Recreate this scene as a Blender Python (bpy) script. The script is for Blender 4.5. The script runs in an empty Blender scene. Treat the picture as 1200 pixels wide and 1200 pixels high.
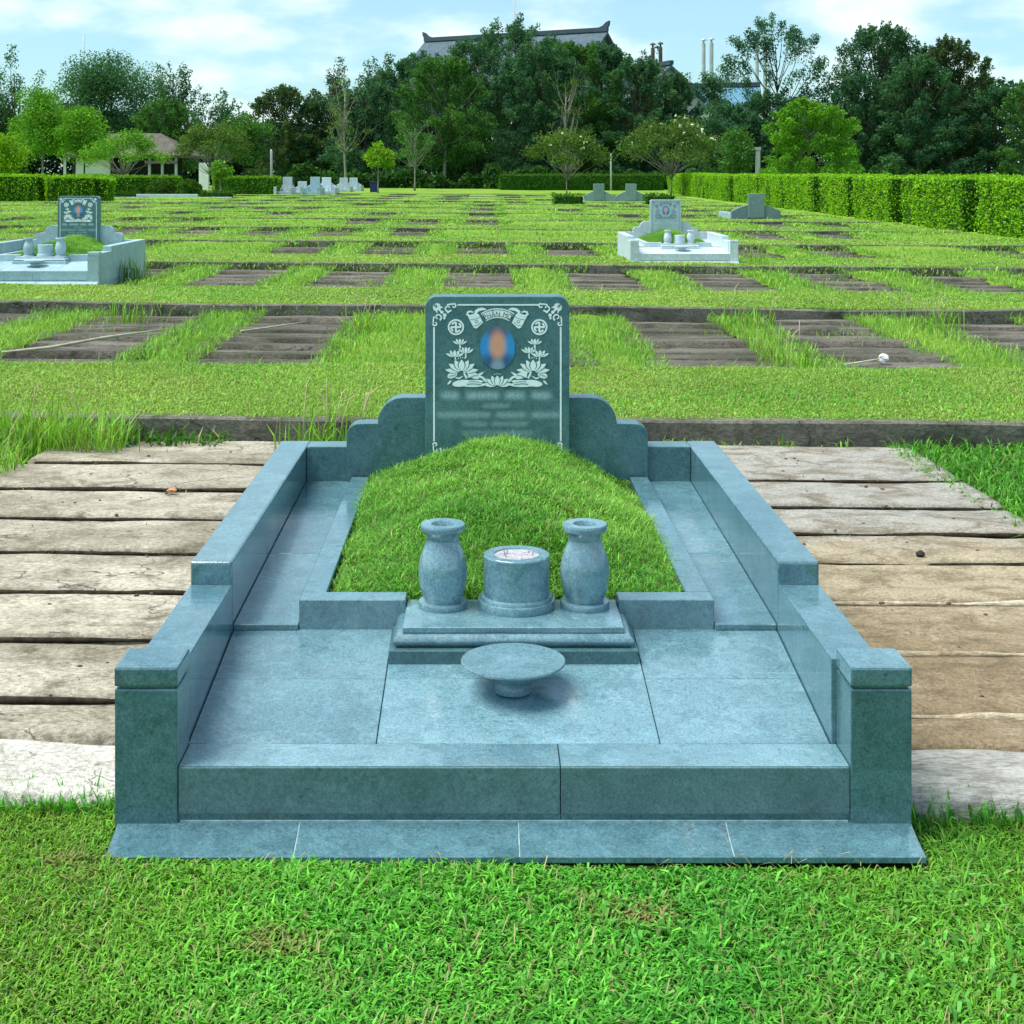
import bpy, bmesh, math, random
import numpy as np
from mathutils import Vector, Matrix

random.seed(11)
RNG = np.random.default_rng(11)
SC = bpy.context.scene
COL = SC.collection
R = math.radians

# ------------------------------------------------------------------ camera
CAMH, F, PX0, PY0 = 1.47, 1700.0, 566.0, 202.0      # height, focal length and vanishing point of the photograph (1200 px frame)
cam = bpy.data.cameras.new('camera')
cam.sensor_fit = 'HORIZONTAL'
cam.sensor_width = 36.0
cam.lens = 36.0 * F / 1200.0
cam.shift_x = (600 - PX0) / 1200.0
cam.shift_y = -(600 - PY0) / 1200.0
cam.clip_start = 0.05
cam.clip_end = 6000
co = bpy.data.objects.new('camera', cam)
COL.objects.link(co)
co.location = (0, 0, CAMH)
co.rotation_euler = (R(90), 0, 0)
SC.camera = co

# ------------------------------------------------------------------ sky, sun, exposure
SUN_EL, SUN_AZ = R(63), R(-98)      # azimuth measured from +Y towards +X
w = bpy.data.worlds.new('World')
SC.world = w
w.use_nodes = True
nt = w.node_tree
for n in list(nt.nodes):
    nt.nodes.remove(n)


def wn(t, **k):
    n = nt.nodes.new(t)
    for a, b in k.items():
        setattr(n, a, b)
    return n


sky = wn('ShaderNodeTexSky', sky_type='NISHITA', sun_disc=False, sun_elevation=SUN_EL, sun_rotation=SUN_AZ)
sky.air_density, sky.dust_density, sky.ozone_density = 1.0, 0.6, 2.0
bg1 = wn('ShaderNodeBackground')
bg1.inputs[1].default_value = 0.115
tint = wn('ShaderNodeMix', data_type='RGBA', blend_type='MULTIPLY')
tint.inputs[0].default_value = 1.0
tint.inputs[7].default_value = (0.60, 0.92, 1.0, 1)
nt.links.new(sky.outputs[0], tint.inputs[6])
nt.links.new(tint.outputs[2], bg1.inputs[0])
bg2 = wn('ShaderNodeBackground')
bg2.inputs[0].default_value = (0.84, 0.99, 1.0, 1)
bg2.inputs[1].default_value = 0.86
tc = wn('ShaderNodeTexCoord')
mp = wn('ShaderNodeMapping')
mp.inputs['Scale'].default_value = (1.0, 1.0, 2.6)
mp.inputs['Location'].default_value = (0.35, 0.2, 0.1)
nt.links.new(tc.outputs['Generated'], mp.inputs[0])
no = wn('ShaderNodeTexNoise')
no.inputs['Scale'].default_value = 7.0
no.inputs['Detail'].default_value = 7
no.inputs['Roughness'].default_value = 0.52
nt.links.new(mp.outputs[0], no.inputs['Vector'])
mr = wn('ShaderNodeMapRange', interpolation_type='SMOOTHSTEP')
mr.inputs[1].default_value = 0.46
mr.inputs[2].default_value = 0.67
mr.inputs[3].default_value = 0.22
mr.inputs[4].default_value = 1.0
nt.links.new(no.outputs[0], mr.inputs[0])
mx = wn('ShaderNodeMixShader')
nt.links.new(mr.outputs[0], mx.inputs[0])
nt.links.new(bg1.outputs[0], mx.inputs[1])
nt.links.new(bg2.outputs[0], mx.inputs[2])
wo = wn('ShaderNodeOutputWorld')
nt.links.new(mx.outputs[0], wo.inputs[0])

sl = bpy.data.lights.new('sun', 'SUN')
sl.energy = 4.1
sl.angle = R(38)
sl.color = (1.0, 0.95, 0.86)
so = bpy.data.objects.new('sun', sl)
COL.objects.link(so)
sdir = Vector((math.sin(SUN_AZ) * math.cos(SUN_EL), math.cos(SUN_AZ) * math.cos(SUN_EL), math.sin(SUN_EL)))
so.rotation_euler = sdir.to_track_quat('Z', 'Y').to_euler()
so.location = (-20, -20, 40)

SC.view_settings.view_transform = 'Standard'
SC.view_settings.look = 'None'
SC.view_settings.gamma = 1.0
SC.view_settings.exposure = 0.5
SC.render.engine = 'CYCLES'
SC.cycles.use_denoising = True
SC.cycles.max_bounces = 6
SC.cycles.diffuse_bounces = 3
SC.cycles.glossy_bounces = 2
SC.cycles.transmission_bounces = 2


# ------------------------------------------------------------------ small helpers
def gz(x, y=0):
    """the burial field falls a little towards the right"""
    return -0.0085 * 12 * np.tanh(np.asarray(x) / 12.0)


def px(x, y, d):
    """a photograph pixel at distance d -> world point (used to read positions off the photograph)"""
    return Vector(((x - PX0) * d / F, d, CAMH - (y - PY0) * d / F))


def tag(o, label=None, cat=None, group=None, kind=None):
    if label: o['label'] = label
    if cat: o['category'] = cat
    if group: o['group'] = group
    if kind: o['kind'] = kind
    return o


def thing(name, label, cat, loc=(0, 0, 0), group=None):
    o = bpy.data.objects.new(name, None)
    o.empty_display_size = 0.1
    COL.objects.link(o)
    o.location = loc
    return tag(o, label, cat, group)


def link_mesh(name, me, mat, parent=None):
    o = bpy.data.objects.new(name, me)
    COL.objects.link(o)
    if mat is not None and len(me.materials) == 0:
        me.materials.append(mat)
    if parent is not None:
        o.parent = parent
    return o


def np_mesh(name, V, quads=None, tris=None, mat=None, parent=None, col=None, smooth=False):
    V = np.asarray(V, dtype=np.float32)
    if parent is not None:
        V = V - np.array(parent_origin(parent), dtype=np.float32)
    me = bpy.data.meshes.new(name)
    nq = 0 if quads is None else len(quads)
    ntr = 0 if tris is None else len(tris)
    me.vertices.add(len(V))
    me.vertices.foreach_set('co', V.ravel())
    loops = []
    if nq: loops.append(np.asarray(quads, dtype=np.int32).ravel())
    if ntr: loops.append(np.asarray(tris, dtype=np.int32).ravel())
    loops = np.concatenate(loops)
    me.loops.add(len(loops))
    me.loops.foreach_set('vertex_index', loops)
    me.polygons.add(nq + ntr)
    tot = np.concatenate([np.full(nq, 4, np.int32), np.full(ntr, 3, np.int32)])
    start = np.concatenate([[0], np.cumsum(tot)[:-1]]).astype(np.int32)
    me.polygons.foreach_set('loop_start', start)
    me.polygons.foreach_set('loop_total', tot)
    me.polygons.foreach_set('use_smooth', np.full(nq + ntr, smooth))
    me.update(calc_edges=True)
    if col is not None:
        a = me.color_attributes.new('Col', 'FLOAT_COLOR', 'POINT')
        c4 = np.ones((len(V), 4), np.float32)
        c4[:, :3] = col
        a.data.foreach_set('color', c4.ravel())
    return link_mesh(name, me, mat, parent)


def parent_origin(p):
    o = Vector((0, 0, 0))
    while p is not None:
        o = o + p.location
        p = p.parent
    return o


class MB:
    """collects shapes (world coordinates) into one mesh"""

    def __init__(self):
        self.v, self.f, self.s = [], [], []

    def add(self, verts, faces, smooth=False):
        b = len(self.v)
        self.v += [tuple(p) for p in verts]
        self.f += [tuple(i + b for i in f) for f in faces]
        self.s += [smooth] * len(faces)

    def bm_add(self, bm, smooth=False):
        bm.verts.index_update()
        self.add([v.co.copy() for v in bm.verts], [[v.index for v in f.verts] for f in bm.faces], smooth)
        bm.free()

    def hexa(self, c, bev=0.0, seg=2):
        """c: 8 corners, bottom ring then top ring, counter-clockwise from above"""
        bm = bmesh.new()
        vs = [bm.verts.new(p) for p in c]
        for f in ((3, 2, 1, 0), (4, 5, 6, 7), (0, 1, 5, 4), (1, 2, 6, 5), (2, 3, 7, 6), (3, 0, 4, 7)):
            bm.faces.new([vs[i] for i in f])
        if bev > 0:
            bmesh.ops.bevel(bm, geom=list(bm.edges), offset=bev, segments=seg, profile=0.6, affect='EDGES')
        self.bm_add(bm)

    def box(self, x0, x1, y0, y1, z0, z1, bev=0.0, seg=2, ztop=None):
        """ztop=(front,back) gives a sloping top"""
        zf, zb = ztop if ztop else (z1, z1)
        self.hexa([(x0, y0, z0), (x1, y0, z0), (x1, y1, z0), (x0, y1, z0),
                   (x0, y0, zf), (x1, y0, zf), (x1, y1, zb), (x0, y1, zb)], bev, seg)

    def prism(self, poly, vec, bev=0.0, seg=2):
        bm = bmesh.new()
        a = [bm.verts.new(p) for p in poly]
        b = [bm.verts.new(Vector(p) + Vector(vec)) for p in poly]
        n = len(a)
        bm.faces.new(a)
        bm.faces.new(b[::-1])
        for i in range(n):
            bm.faces.new((a[(i + 1) % n], a[i], b[i], b[(i + 1) % n]))
        bmesh.ops.recalc_face_normals(bm, faces=list(bm.faces))
        if bev > 0:
            ed = [e for e in bm.edges if e.calc_face_angle(0) > 0.6]
            bmesh.ops.bevel(bm, geom=ed, offset=bev, segments=seg, profile=0.6, affect='EDGES')
        self.bm_add(bm)

    def lathe(self, prof, c, n=40):
        """prof: list of runs of (r,z); a new run starts a sharp edge"""
        for run in prof:
            vs, fs = [], []
            for r, z in run:
                for k in range(n):
                    t = 2 * math.pi * k / n
                    vs.append((c[0] + r * math.cos(t), c[1] + r * math.sin(t), c[2] + z))
            for i in range(len(run) - 1):
                for k in range(n):
                    k2 = (k + 1) % n
                    fs.append((i * n + k, i * n + k2, (i + 1) * n + k2, (i + 1) * n + k))
            self.add(vs, fs, True)

    def disc(self, r, z, c, n=40):
        self.add([(c[0] + r * math.cos(2 * math.pi * k / n), c[1] + r * math.sin(2 * math.pi * k / n), c[2] + z) for k in range(n)],
                 [tuple(range(n))])

    def tube(self, pts, rads, n=6):
        vs, fs = [], []
        P = [Vector(p) for p in pts]
        for i, p in enumerate(P):
            d = (P[min(i + 1, len(P) - 1)] - P[max(i - 1, 0)])
            d = d.normalized() if d.length > 1e-9 else Vector((0, 0, 1))
            a = d.orthogonal().normalized()
            b = d.cross(a)
            for k in range(n):
                t = 2 * math.pi * k / n
                vs.append(p + (a * math.cos(t) + b * math.sin(t)) * rads[i])
        for i in range(len(P) - 1):
            for k in range(n):
                k2 = (k + 1) % n
                fs.append((i * n + k, i * n + k2, (i + 1) * n + k2, (i + 1) * n + k))
        fs.append(tuple(range(n))[::-1])
        fs.append(tuple((len(P) - 1) * n + k for k in range(n)))
        self.add(vs, fs, True)

    def build(self, name, mat, parent=None):
        o = parent_origin(parent) if parent is not None else Vector((0, 0, 0))
        me = bpy.data.meshes.new(name)
        me.from_pydata([tuple(Vector(p) - o) for p in self.v], [], self.f)
        me.polygons.foreach_set('use_smooth', self.s)
        me.update()
        return link_mesh(name, me, mat, parent)


def copy_tree(o, parent=None, swap=None):
    c = o.copy()
    COL.objects.link(c)
    c.parent = parent
    if swap and c.type == 'MESH' and c.material_slots and c.material_slots[0].material:
        new = swap(c)
        if new is not None:
            c.material_slots[0].link = 'OBJECT'
            c.material_slots[0].material = new
    for ch in list(o.children):
        copy_tree(ch, c, swap)
    return c


# ------------------------------------------------------------------ materials
class NT:
    def __init__(self, name):
        self.m = bpy.data.materials.new(name)
        self.m.use_nodes = True
        self.t = self.m.node_tree
        self.t.nodes.clear()
        self.out = self.n('ShaderNodeOutputMaterial')

    def n(self, typ, **k):
        x = self.t.nodes.new(typ)
        for a, b in k.items():
            setattr(x, a, b)
        return x

    def l(self, a, b):
        self.t.links.new(a, b)

    def val(self, sock, v):
        if hasattr(v, 'is_linked'):
            self.l(v, sock)
        else:
            sock.default_value = v

    def math(self, op, a, b=0.0, c=None, clamp=False):
        x = self.n('ShaderNodeMath', operation=op, use_clamp=clamp)
        self.val(x.inputs[0], a)
        self.val(x.inputs[1], b)
        if c is not None: self.val(x.inputs[2], c)
        return x.outputs[0]

    def coords(self, scale=(1, 1, 1), kind='Object'):
        t = self.n('ShaderNodeTexCoord')
        m = self.n('ShaderNodeMapping')
        m.inputs['Scale'].default_value = scale
        self.l(t.outputs[kind], m.inputs[0])
        return m.outputs[0]

    def noise(self, vec, scale, detail=4, rough=0.55, dist=0.0):
        x = self.n('ShaderNodeTexNoise')
        x.inputs['Scale'].default_value = scale
        x.inputs['Detail'].default_value = detail
        x.inputs['Roughness'].default_value = rough
        x.inputs['Distortion'].default_value = dist
        self.l(vec, x.inputs['Vector'])
        return x.outputs[0]

    def ramp(self, fac, a, b, lo=0.0, hi=1.0, smooth=True):
        x = self.n('ShaderNodeMapRange', interpolation_type='SMOOTHSTEP' if smooth else 'LINEAR')
        self.val(x.inputs[0], fac)
        x.inputs[1].default_value, x.inputs[2].default_value = a, b
        x.inputs[3].default_value, x.inputs[4].default_value = lo, hi
        return x.outputs[0]

    def mix(self, fac, a, b, blend='MIX'):
        x = self.n('ShaderNodeMix', data_type='RGBA', blend_type=blend)
        self.val(x.inputs[0], fac)
        for s, v in ((x.inputs[6], a), (x.inputs[7], b)):
            if hasattr(v, 'is_linked'): self.l(v, s)
            else: s.default_value = (*v, 1)
        return x.outputs[2]

    def bsdf(self, col, rough=0.5, spec=0.5, bump=None, bump_d=0.01, bump_s=0.5, metal=0.0):
        p = self.n('ShaderNodeBsdfPrincipled')
        if hasattr(col, 'is_linked'): self.l(col, p.inputs['Base Color'])
        else: p.inputs['Base Color'].default_value = (*col, 1)
        self.val(p.inputs['Roughness'], rough)
        p.inputs['Specular IOR Level'].default_value = spec
        p.inputs['Metallic'].default_value = metal
        if bump is not None:
            b = self.n('ShaderNodeBump')
            b.inputs['Strength'].default_value = bump_s
            b.inputs['Distance'].default_value = bump_d
            self.l(bump, b.inputs['Height'])
            self.l(b.outputs[0], p.inputs['Normal'])
        self.l(p.outputs[0], self.out.inputs[0])
        return p


def stone_mat(name, base, light, dark, rough=(0.16, 0.4), pit=0.5, wear=0.6, spec=0.5, wearcol=None):
    """polished blue-green granite: fine crystal grain, faint clouds and veins, wiped streaks, dark pits; every slab is its own cut"""
    t = NT(name)
    oi = t.n('ShaderNodeObjectInfo')

    def shifted(scale):
        a = t.n('ShaderNodeVectorMath', operation='ADD')
        t.l(t.coords(scale), a.inputs[0])
        cx = t.n('ShaderNodeCombineXYZ')
        for i, q in enumerate((31.0, 17.0, 53.0)):
            t.l(t.math('MULTIPLY', oi.outputs['Random'], q), cx.inputs[i])
        t.l(cx.outputs[0], a.inputs[1])
        return a.outputs[0]
    c = shifted((1, 1, 1))
    big = t.noise(c, 2.2, 6, 0.62, 0.5)
    mid = t.noise(c, 15, 6, 0.68, 0.4)
    fine = t.noise(c, 170, 3, 0.75)
    grain = t.noise(c, 75, 4, 0.8)
    streak = t.noise(shifted((1.2, 7, 7)), 5.5, 7, 0.72, 0.8)
    lift = lambda v, q, o=0.0: tuple(min(1, x * q + o) for x in v)
    col = t.mix(t.ramp(big, 0.25, 0.75), base, light)
    col = t.mix(t.ramp(mid, 0.44, 0.74, 0, 0.5), col, dark)
    col = t.mix(t.ramp(grain, 0.55, 0.70, 0, 0.42), col, lift(light, 1.5))
    col = t.mix(t.ramp(grain, 0.45, 0.32, 0, 0.55), col, lift(dark, 0.75))
    col = t.mix(t.ramp(t.noise(shifted((2.2, 5, 5)), 12, 8, 0.76, 0.9), 0.60, 0.72, 0, 0.32), col, lift(light, 1.6))
    wm = t.noise(c, 6.5, 7, 0.6, 0.5)
    ring = t.math('MULTIPLY', t.ramp(wm, 0.53, 0.56), t.ramp(wm, 0.57, 0.64, 1, 0))
    col = t.mix(t.math('MULTIPLY', ring, 0.16), col, lift(light, 1.6, 0.03))
    col = t.mix(t.ramp(streak, 0.58, 0.78, 0, wear * 0.8), col, wearcol or lift(light, 1.9))
    dust = t.math('MULTIPLY', t.ramp(t.noise(c, 3.6, 8, 0.72, 0.6), 0.54, 0.70, 0, 0.22), t.ramp(grain, 0.35, 0.6))
    col = t.mix(dust, col, (0.34, 0.36, 0.32))
    v = t.math('MULTIPLY', t.ramp(fine, 0.35, 0.65, 0.78, 1.22), t.ramp(oi.outputs['Random'], 0, 1, 0.88, 1.12, False))
    sp = t.n('ShaderNodeCombineColor')
    for i in range(3): t.l(v, sp.inputs[i])
    col = t.mix(1.0, col, sp.outputs[0], 'MULTIPLY')
    pits = t.ramp(t.noise(c, 46, 4, 0.7), 0.66, 0.74, 0, pit)
    col = t.mix(pits, col, lift(dark, 0.4))
    ro = t.math('ADD', t.ramp(t.noise(c, 9, 6, 0.7, 0.5), 0.3, 0.7, rough[0], rough[1]), t.math('MULTIPLY', dust, 0.8))
    p = t.bsdf(col, ro, spec, t.math('ADD', t.math('MULTIPLY', fine, 0.25), mid), 0.0008, 0.3)
    p.inputs['IOR'].default_value = 1.6
    return t.m


def concrete_mat(name, a, b, dirt, stain=0.55, sx=1.0, moss=None, mossf=0.0, scale=1.0):
    t = NT(name)
    c = t.coords((sx, 1, 1))
    big = t.noise(c, 1.3 * scale, 6, 0.62, 0.6)
    mid = t.noise(c, 6 * scale, 7, 0.7, 0.8)
    fine = t.noise(c, 70, 5, 0.75)
    grit = t.noise(c, 260, 2, 0.6)
    col = t.mix(t.ramp(big, 0.34, 0.66), a, b)
    col = t.mix(t.ramp(mid, 0.46, 0.72, 0, stain), col, dirt)
    if moss: col = t.mix(t.ramp(t.noise(c, 2.3, 6, 0.7, 1.0), 0.45, 0.7, 0, mossf), col, moss)
    spk = t.ramp(fine, 0.3, 0.7, 0.60, 1.34)
    sp = t.n('ShaderNodeCombineColor')
    for i in range(3): t.l(spk, sp.inputs[i])
    col = t.mix(1.0, col, sp.outputs[0], 'MULTIPLY')
    col = t.mix(t.ramp(t.noise(c, 24, 5, 0.75), 0.62, 0.72, 0, 0.75), col, tuple(v * 0.35 for v in dirt))
    blot = t.noise(t.coords((0.6, 1, 1)), 2.6 * scale, 8, 0.74, 1.2)
    col = t.mix(t.ramp(blot, 0.55, 0.68, 0, 0.55), col, dirt)
    vo = t.n('ShaderNodeTexVoronoi', feature='DISTANCE_TO_EDGE')
    vo.inputs['Scale'].default_value = 1.5
    wv = t.n('ShaderNodeVectorMath', operation='ADD')
    t.l(c, wv.inputs[0])
    nz = t.n('ShaderNodeTexNoise')
    nz.inputs['Scale'].default_value = 5
    nz.inputs['Detail'].default_value = 6
    t.l(c, nz.inputs['Vector'])
    wsc = t.n('ShaderNodeVectorMath', operation='SCALE')
    wsc.inputs[3].default_value = 0.5
    t.l(nz.outputs[1], wsc.inputs[0])
    t.l(wsc.outputs[0], wv.inputs[1])
    t.l(wv.outputs[0], vo.inputs['Vector'])
    crack = t.math('MULTIPLY', t.ramp(vo.outputs['Distance'], 0.0, 0.012, 0.8, 0), t.ramp(big, 0.45, 0.55))
    col = t.mix(crack, col, tuple(v * 0.3 for v in dirt))
    h = t.math('ADD', t.math('MULTIPLY', mid, 1.6), t.math('ADD', fine, t.math('MULTIPLY', grit, 0.3)))
    t.bsdf(col, 0.9, 0.2, h, 0.012, 0.8)
    return t.m


def leaf_mat(name, trans=0.3, rough=0.5, spec=0.35):
    t = NT(name)
    a = t.n('ShaderNodeAttribute', attribute_name='Col')
    p = t.n('ShaderNodeBsdfPrincipled')
    t.l(a.outputs['Color'], p.inputs['Base Color'])
    p.inputs['Roughness'].default_value = rough
    p.inputs['Specular IOR Level'].default_value = spec
    tr = t.n('ShaderNodeBsdfTranslucent')
    t.l(t.mix(1.0, a.outputs['Color'], (1.25, 1.3, 0.6), 'MULTIPLY'), tr.inputs[0])
    m = t.n('ShaderNodeMixShader')
    m.inputs[0].default_value = trans
    t.l(p.outputs[0], m.inputs[1])
    t.l(tr.outputs[0], m.inputs[2])
    t.l(m.outputs[0], t.out.inputs[0])
    return t.m


def turf_mat(name, a, b, soil, scale=1.0, soilf=0.5):
    t = NT(name)
    c = t.coords()
    big = t.noise(c, 0.55 * scale, 6, 0.6, 0.5)
    mid = t.noise(c, 5 * scale, 6, 0.7)
    cs = t.coords((1, 0.55, 1))
    fine = t.noise(cs, 60 * scale, 5, 0.8)
    col = t.mix(t.ramp(big, 0.32, 0.68), a, b)
    col = t.mix(t.ramp(mid, 0.5, 0.75, 0, soilf), col, soil)
    spk = t.ramp(fine, 0.3, 0.7, 0.55, 1.35)
    sp = t.n('ShaderNodeCombineColor')
    for i in range(3): t.l(spk, sp.inputs[i])
    col = t.mix(1.0, col, sp.outputs[0], 'MULTIPLY')
    t.bsdf(col, 0.95, 0.1, t.math('ADD', fine, mid), 0.03, 1.0)
    return t.m


def plain_mat(name, col, rough=0.6, spec=0.4, var=0.25, scale=8, metal=0.0):
    t = NT(name)
    c = t.coords()
    n1 = t.noise(c, scale, 5, 0.65)
    cc = t.mix(t.ramp(n1, 0.3, 0.7), tuple(v * (1 - var) for v in col), tuple(min(1, v * (1 + var)) for v in col))
    t.bsdf(cc, rough, spec, n1, 0.003, 0.3, metal)
    return t.m


M = {}
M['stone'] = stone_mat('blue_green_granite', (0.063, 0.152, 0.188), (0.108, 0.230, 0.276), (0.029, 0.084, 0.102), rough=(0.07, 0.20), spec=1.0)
M['stone_dark'] = stone_mat('dark_green_granite', (0.050, 0.130, 0.146), (0.074, 0.172, 0.190), (0.018, 0.058, 0.066), rough=(0.12, 0.3), wear=0.25)
M['stone_rough'] = stone_mat('flamed_granite', (0.070, 0.150, 0.165), (0.105, 0.205, 0.222), (0.030, 0.075, 0.083), rough=(0.45, 0.65), pit=0.8, wear=0.2)
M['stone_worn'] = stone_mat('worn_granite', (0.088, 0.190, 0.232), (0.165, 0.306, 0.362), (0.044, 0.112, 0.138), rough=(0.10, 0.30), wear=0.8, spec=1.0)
M['stone_white'] = stone_mat('pale_grey_granite', (0.40, 0.50, 0.53), (0.50, 0.60, 0.63), (0.28, 0.36, 0.39), rough=(0.4, 0.6), wear=0.3, wearcol=(0.66, 0.72, 0.74))
M['stone_pale'] = stone_mat('pale_blue_granite', (0.26, 0.40, 0.44), (0.36, 0.50, 0.54), (0.18, 0.29, 0.32), rough=(0.35, 0.55), wear=0.3, wearcol=(0.6, 0.7, 0.72))
M['stone_grey'] = stone_mat('dull_grey_granite', (0.13, 0.22, 0.22), (0.18, 0.28, 0.28), (0.08, 0.14, 0.14), rough=(0.4, 0.6), wear=0.3)
M['carve'] = plain_mat('white_paint', (0.82, 0.95, 0.93), 0.6, 0.3, 0.04, 30)
M['carve_grey'] = plain_mat('grey_blue_paint', (0.16, 0.25, 0.30), 0.6, 0.3, 0.1, 30)
M['grout'] = plain_mat('pale_grout', (0.27, 0.38, 0.41), 0.8, 0.2, 0.3, 40)
M['ink'] = plain_mat('dark_letter_paint', (0.03, 0.075, 0.08), 0.6, 0.3, 0.1, 30)
M['ash'] = None
M['conc_l'] = concrete_mat('weathered_concrete', (0.27, 0.245, 0.18), (0.56, 0.52, 0.42), (0.125, 0.105, 0.068), 0.85, 0.75)
M['conc_r'] = concrete_mat('sandy_concrete', (0.42, 0.35, 0.24), (0.60, 0.53, 0.39), (0.24, 0.18, 0.10), 0.65, 0.4)
M['conc_r2'] = concrete_mat('soil_stained_concrete', (0.34, 0.25, 0.145), (0.47, 0.375, 0.235), (0.19, 0.13, 0.07), 0.7, 0.4)
M['conc_g'] = concrete_mat('grey_concrete', (0.34, 0.34, 0.31), (0.52, 0.52, 0.48), (0.15, 0.15, 0.13), 0.75, 0.4)
def sandy_planks():
    """grey cement at the back, a film of washed-in sandy soil towards the front"""
    t = NT('sandy_planks')
    c = t.coords()
    cs = t.coords((0.75, 1, 1))
    sep = t.n('ShaderNodeSeparateXYZ')
    t.l(c, sep.inputs[0])
    big = t.noise(cs, 1.6, 7, 0.65, 0.8)
    mid = t.noise(cs, 6, 8, 0.72, 0.8)
    fine = t.noise(c, 75, 5, 0.75)
    y = t.math('ADD', sep.outputs[1], t.math('MULTIPLY', t.math('SUBTRACT', big, 0.5), 1.6))
    col = t.mix(t.ramp(y, -0.2, 0.6), (0.50, 0.42, 0.29), (0.43, 0.42, 0.38))
    col = t.mix(t.ramp(y, -1.3, -0.4, 1, 0), col, (0.345, 0.265, 0.165))
    col = t.mix(t.ramp(mid, 0.36, 0.56, 0.75, 0), col, (0.19, 0.145, 0.085))
    col = t.mix(t.ramp(mid, 0.54, 0.74, 0, 0.7), col, (0.64, 0.56, 0.42))
    spk = t.ramp(fine, 0.3, 0.7, 0.68, 1.28)
    sp = t.n('ShaderNodeCombineColor')
    for i in range(3): t.l(spk, sp.inputs[i])
    col = t.mix(1.0, col, sp.outputs[0], 'MULTIPLY')
    col = t.mix(t.ramp(t.noise(c, 22, 6, 0.75, 0.5), 0.62, 0.72, 0, 0.7), col, (0.09, 0.065, 0.04))
    t.bsdf(col, 0.92, 0.15, t.math('ADD', t.math('MULTIPLY', mid, 2.0), fine), 0.016, 0.9)
    return t.m


M['sandy'] = sandy_planks()
M['conc_w'] = concrete_mat('pale_rough_concrete', (0.58, 0.56, 0.50), (0.72, 0.70, 0.63), (0.34, 0.31, 0.25), 0.6, scale=2.0)
M['conc_d'] = concrete_mat('mossy_dark_concrete', (0.085, 0.080, 0.066), (0.205, 0.190, 0.158), (0.030, 0.031, 0.024), 0.8, 0.5, (0.045, 0.065, 0.02), 0.5)
M['kerb'] = concrete_mat('damp_kerb_concrete', (0.110, 0.110, 0.090), (0.230, 0.222, 0.180), (0.045, 0.048, 0.032), 0.8, 0.6, (0.035, 0.06, 0.018), 0.5)
M['soil'] = turf_mat('soil_and_thatch', (0.045, 0.075, 0.018), (0.075, 0.085, 0.028), (0.05, 0.038, 0.02))
M['turf'] = turf_mat('mown_turf', (0.150, 0.310, 0.030), (0.250, 0.400, 0.055), (0.175, 0.200, 0.050), 1.0, 0.65)
M['turf_front'] = turf_mat('thatch_under_lawn', (0.035, 0.12, 0.012), (0.065, 0.15, 0.015), (0.075, 0.08, 0.025), 2.0, 0.5)
M['blade'] = leaf_mat('grass_blades', 0.30, 0.5, 0.3)
M['leaf'] = leaf_mat('tree_leaves', 0.38, 0.75, 0.12)
M['bark'] = plain_mat('tree_bark', (0.065, 0.056, 0.045), 0.9, 0.1, 0.4, 6)
M['bark_pale'] = plain_mat('pale_bark', (0.24, 0.235, 0.20), 0.9, 0.1, 0.3, 6)


# ------------------------------------------------------------------ ground
def vnoise(x, y, seed=0, base=1.0, octv=4):
    r = np.random.default_rng(seed)
    s = np.zeros(np.shape(x))
    for o in range(octv):
        for _ in range(3):
            a = r.uniform(0, 2 * np.pi)
            k = base * (2 ** o) * r.uniform(0.7, 1.3)
            s = s + np.sin(k * (np.cos(a) * x + np.sin(a) * y) + r.uniform(0, 6.28)) / (1.7 ** o)
    return s / 3.2


def grid_mesh(name, xs, ys, zf, mat, skirt=None, parent=None, smooth=True):
    X, Y = np.meshgrid(xs, ys)
    Z = zf(X, Y)
    nx, ny = len(xs), len(ys)
    V = np.stack([X.ravel(), Y.ravel(), Z.ravel()], 1)
    i = np.arange(ny - 1)[:, None] * nx + np.arange(nx - 1)[None, :]
    i = i.ravel()
    Q = np.stack([i, i + 1, i + nx + 1, i + nx], 1)
    if skirt is not None:                       # drop a wall round the rim
        rim = np.concatenate([np.arange(nx), np.arange(1, ny) * nx + nx - 1,
                              (ny - 1) * nx + np.arange(nx - 2, -1, -1), np.arange(ny - 2, 0, -1) * nx])
        b = len(V)
        W = V[rim].copy()
        W[:, 2] = gz(W[:, 0]) + skirt
        V = np.concatenate([V, W])
        k = np.arange(len(rim))
        k2 = (k + 1) % len(rim)
        Q = np.concatenate([Q, np.stack([rim[k2], rim[k], b + k, b + k2], 1)])
    return np_mesh(name, V, Q, None, mat, parent, None, smooth)


far = np.array([-2500, -800, -300, -120, -60, -35] + list(np.linspace(-25, 25, 60)) + [35, 60, 120, 300, 800, 2500], float)
fary = np.array([-300, -80, -20, -4] + list(np.linspace(-1, 105, 70)) + [130, 180, 300, 800, 2500, 5000], float)
g = grid_mesh('ground', far, fary, lambda X, Y: gz(X) - 0.035, M['soil'])
g['kind'] = 'structure'

# the lawn the photographer stands on
g = grid_mesh('front_lawn', np.linspace(-4, 4.4, 120), np.linspace(-2.5, 3.36, 120),
              lambda X, Y: gz(X) + 0.0 + 0.008 * vnoise(X, Y, 3, 2.5), M['turf_front'], -0.05)
g['kind'] = 'structure'

KERB0, PITCH, LAWNW, NROW = 7.82, 6.62, 2.38, 13
LTOP = 0.134
XR_EDGE = 11.3


def row_x(k):
    d = KERB0 + PITCH * k + 3
    return max(-0.333 * d * 1.15 - 2, -34), min(0.373 * d * 1.12 + 2, XR_EDGE if k > 1 else 30)


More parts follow.
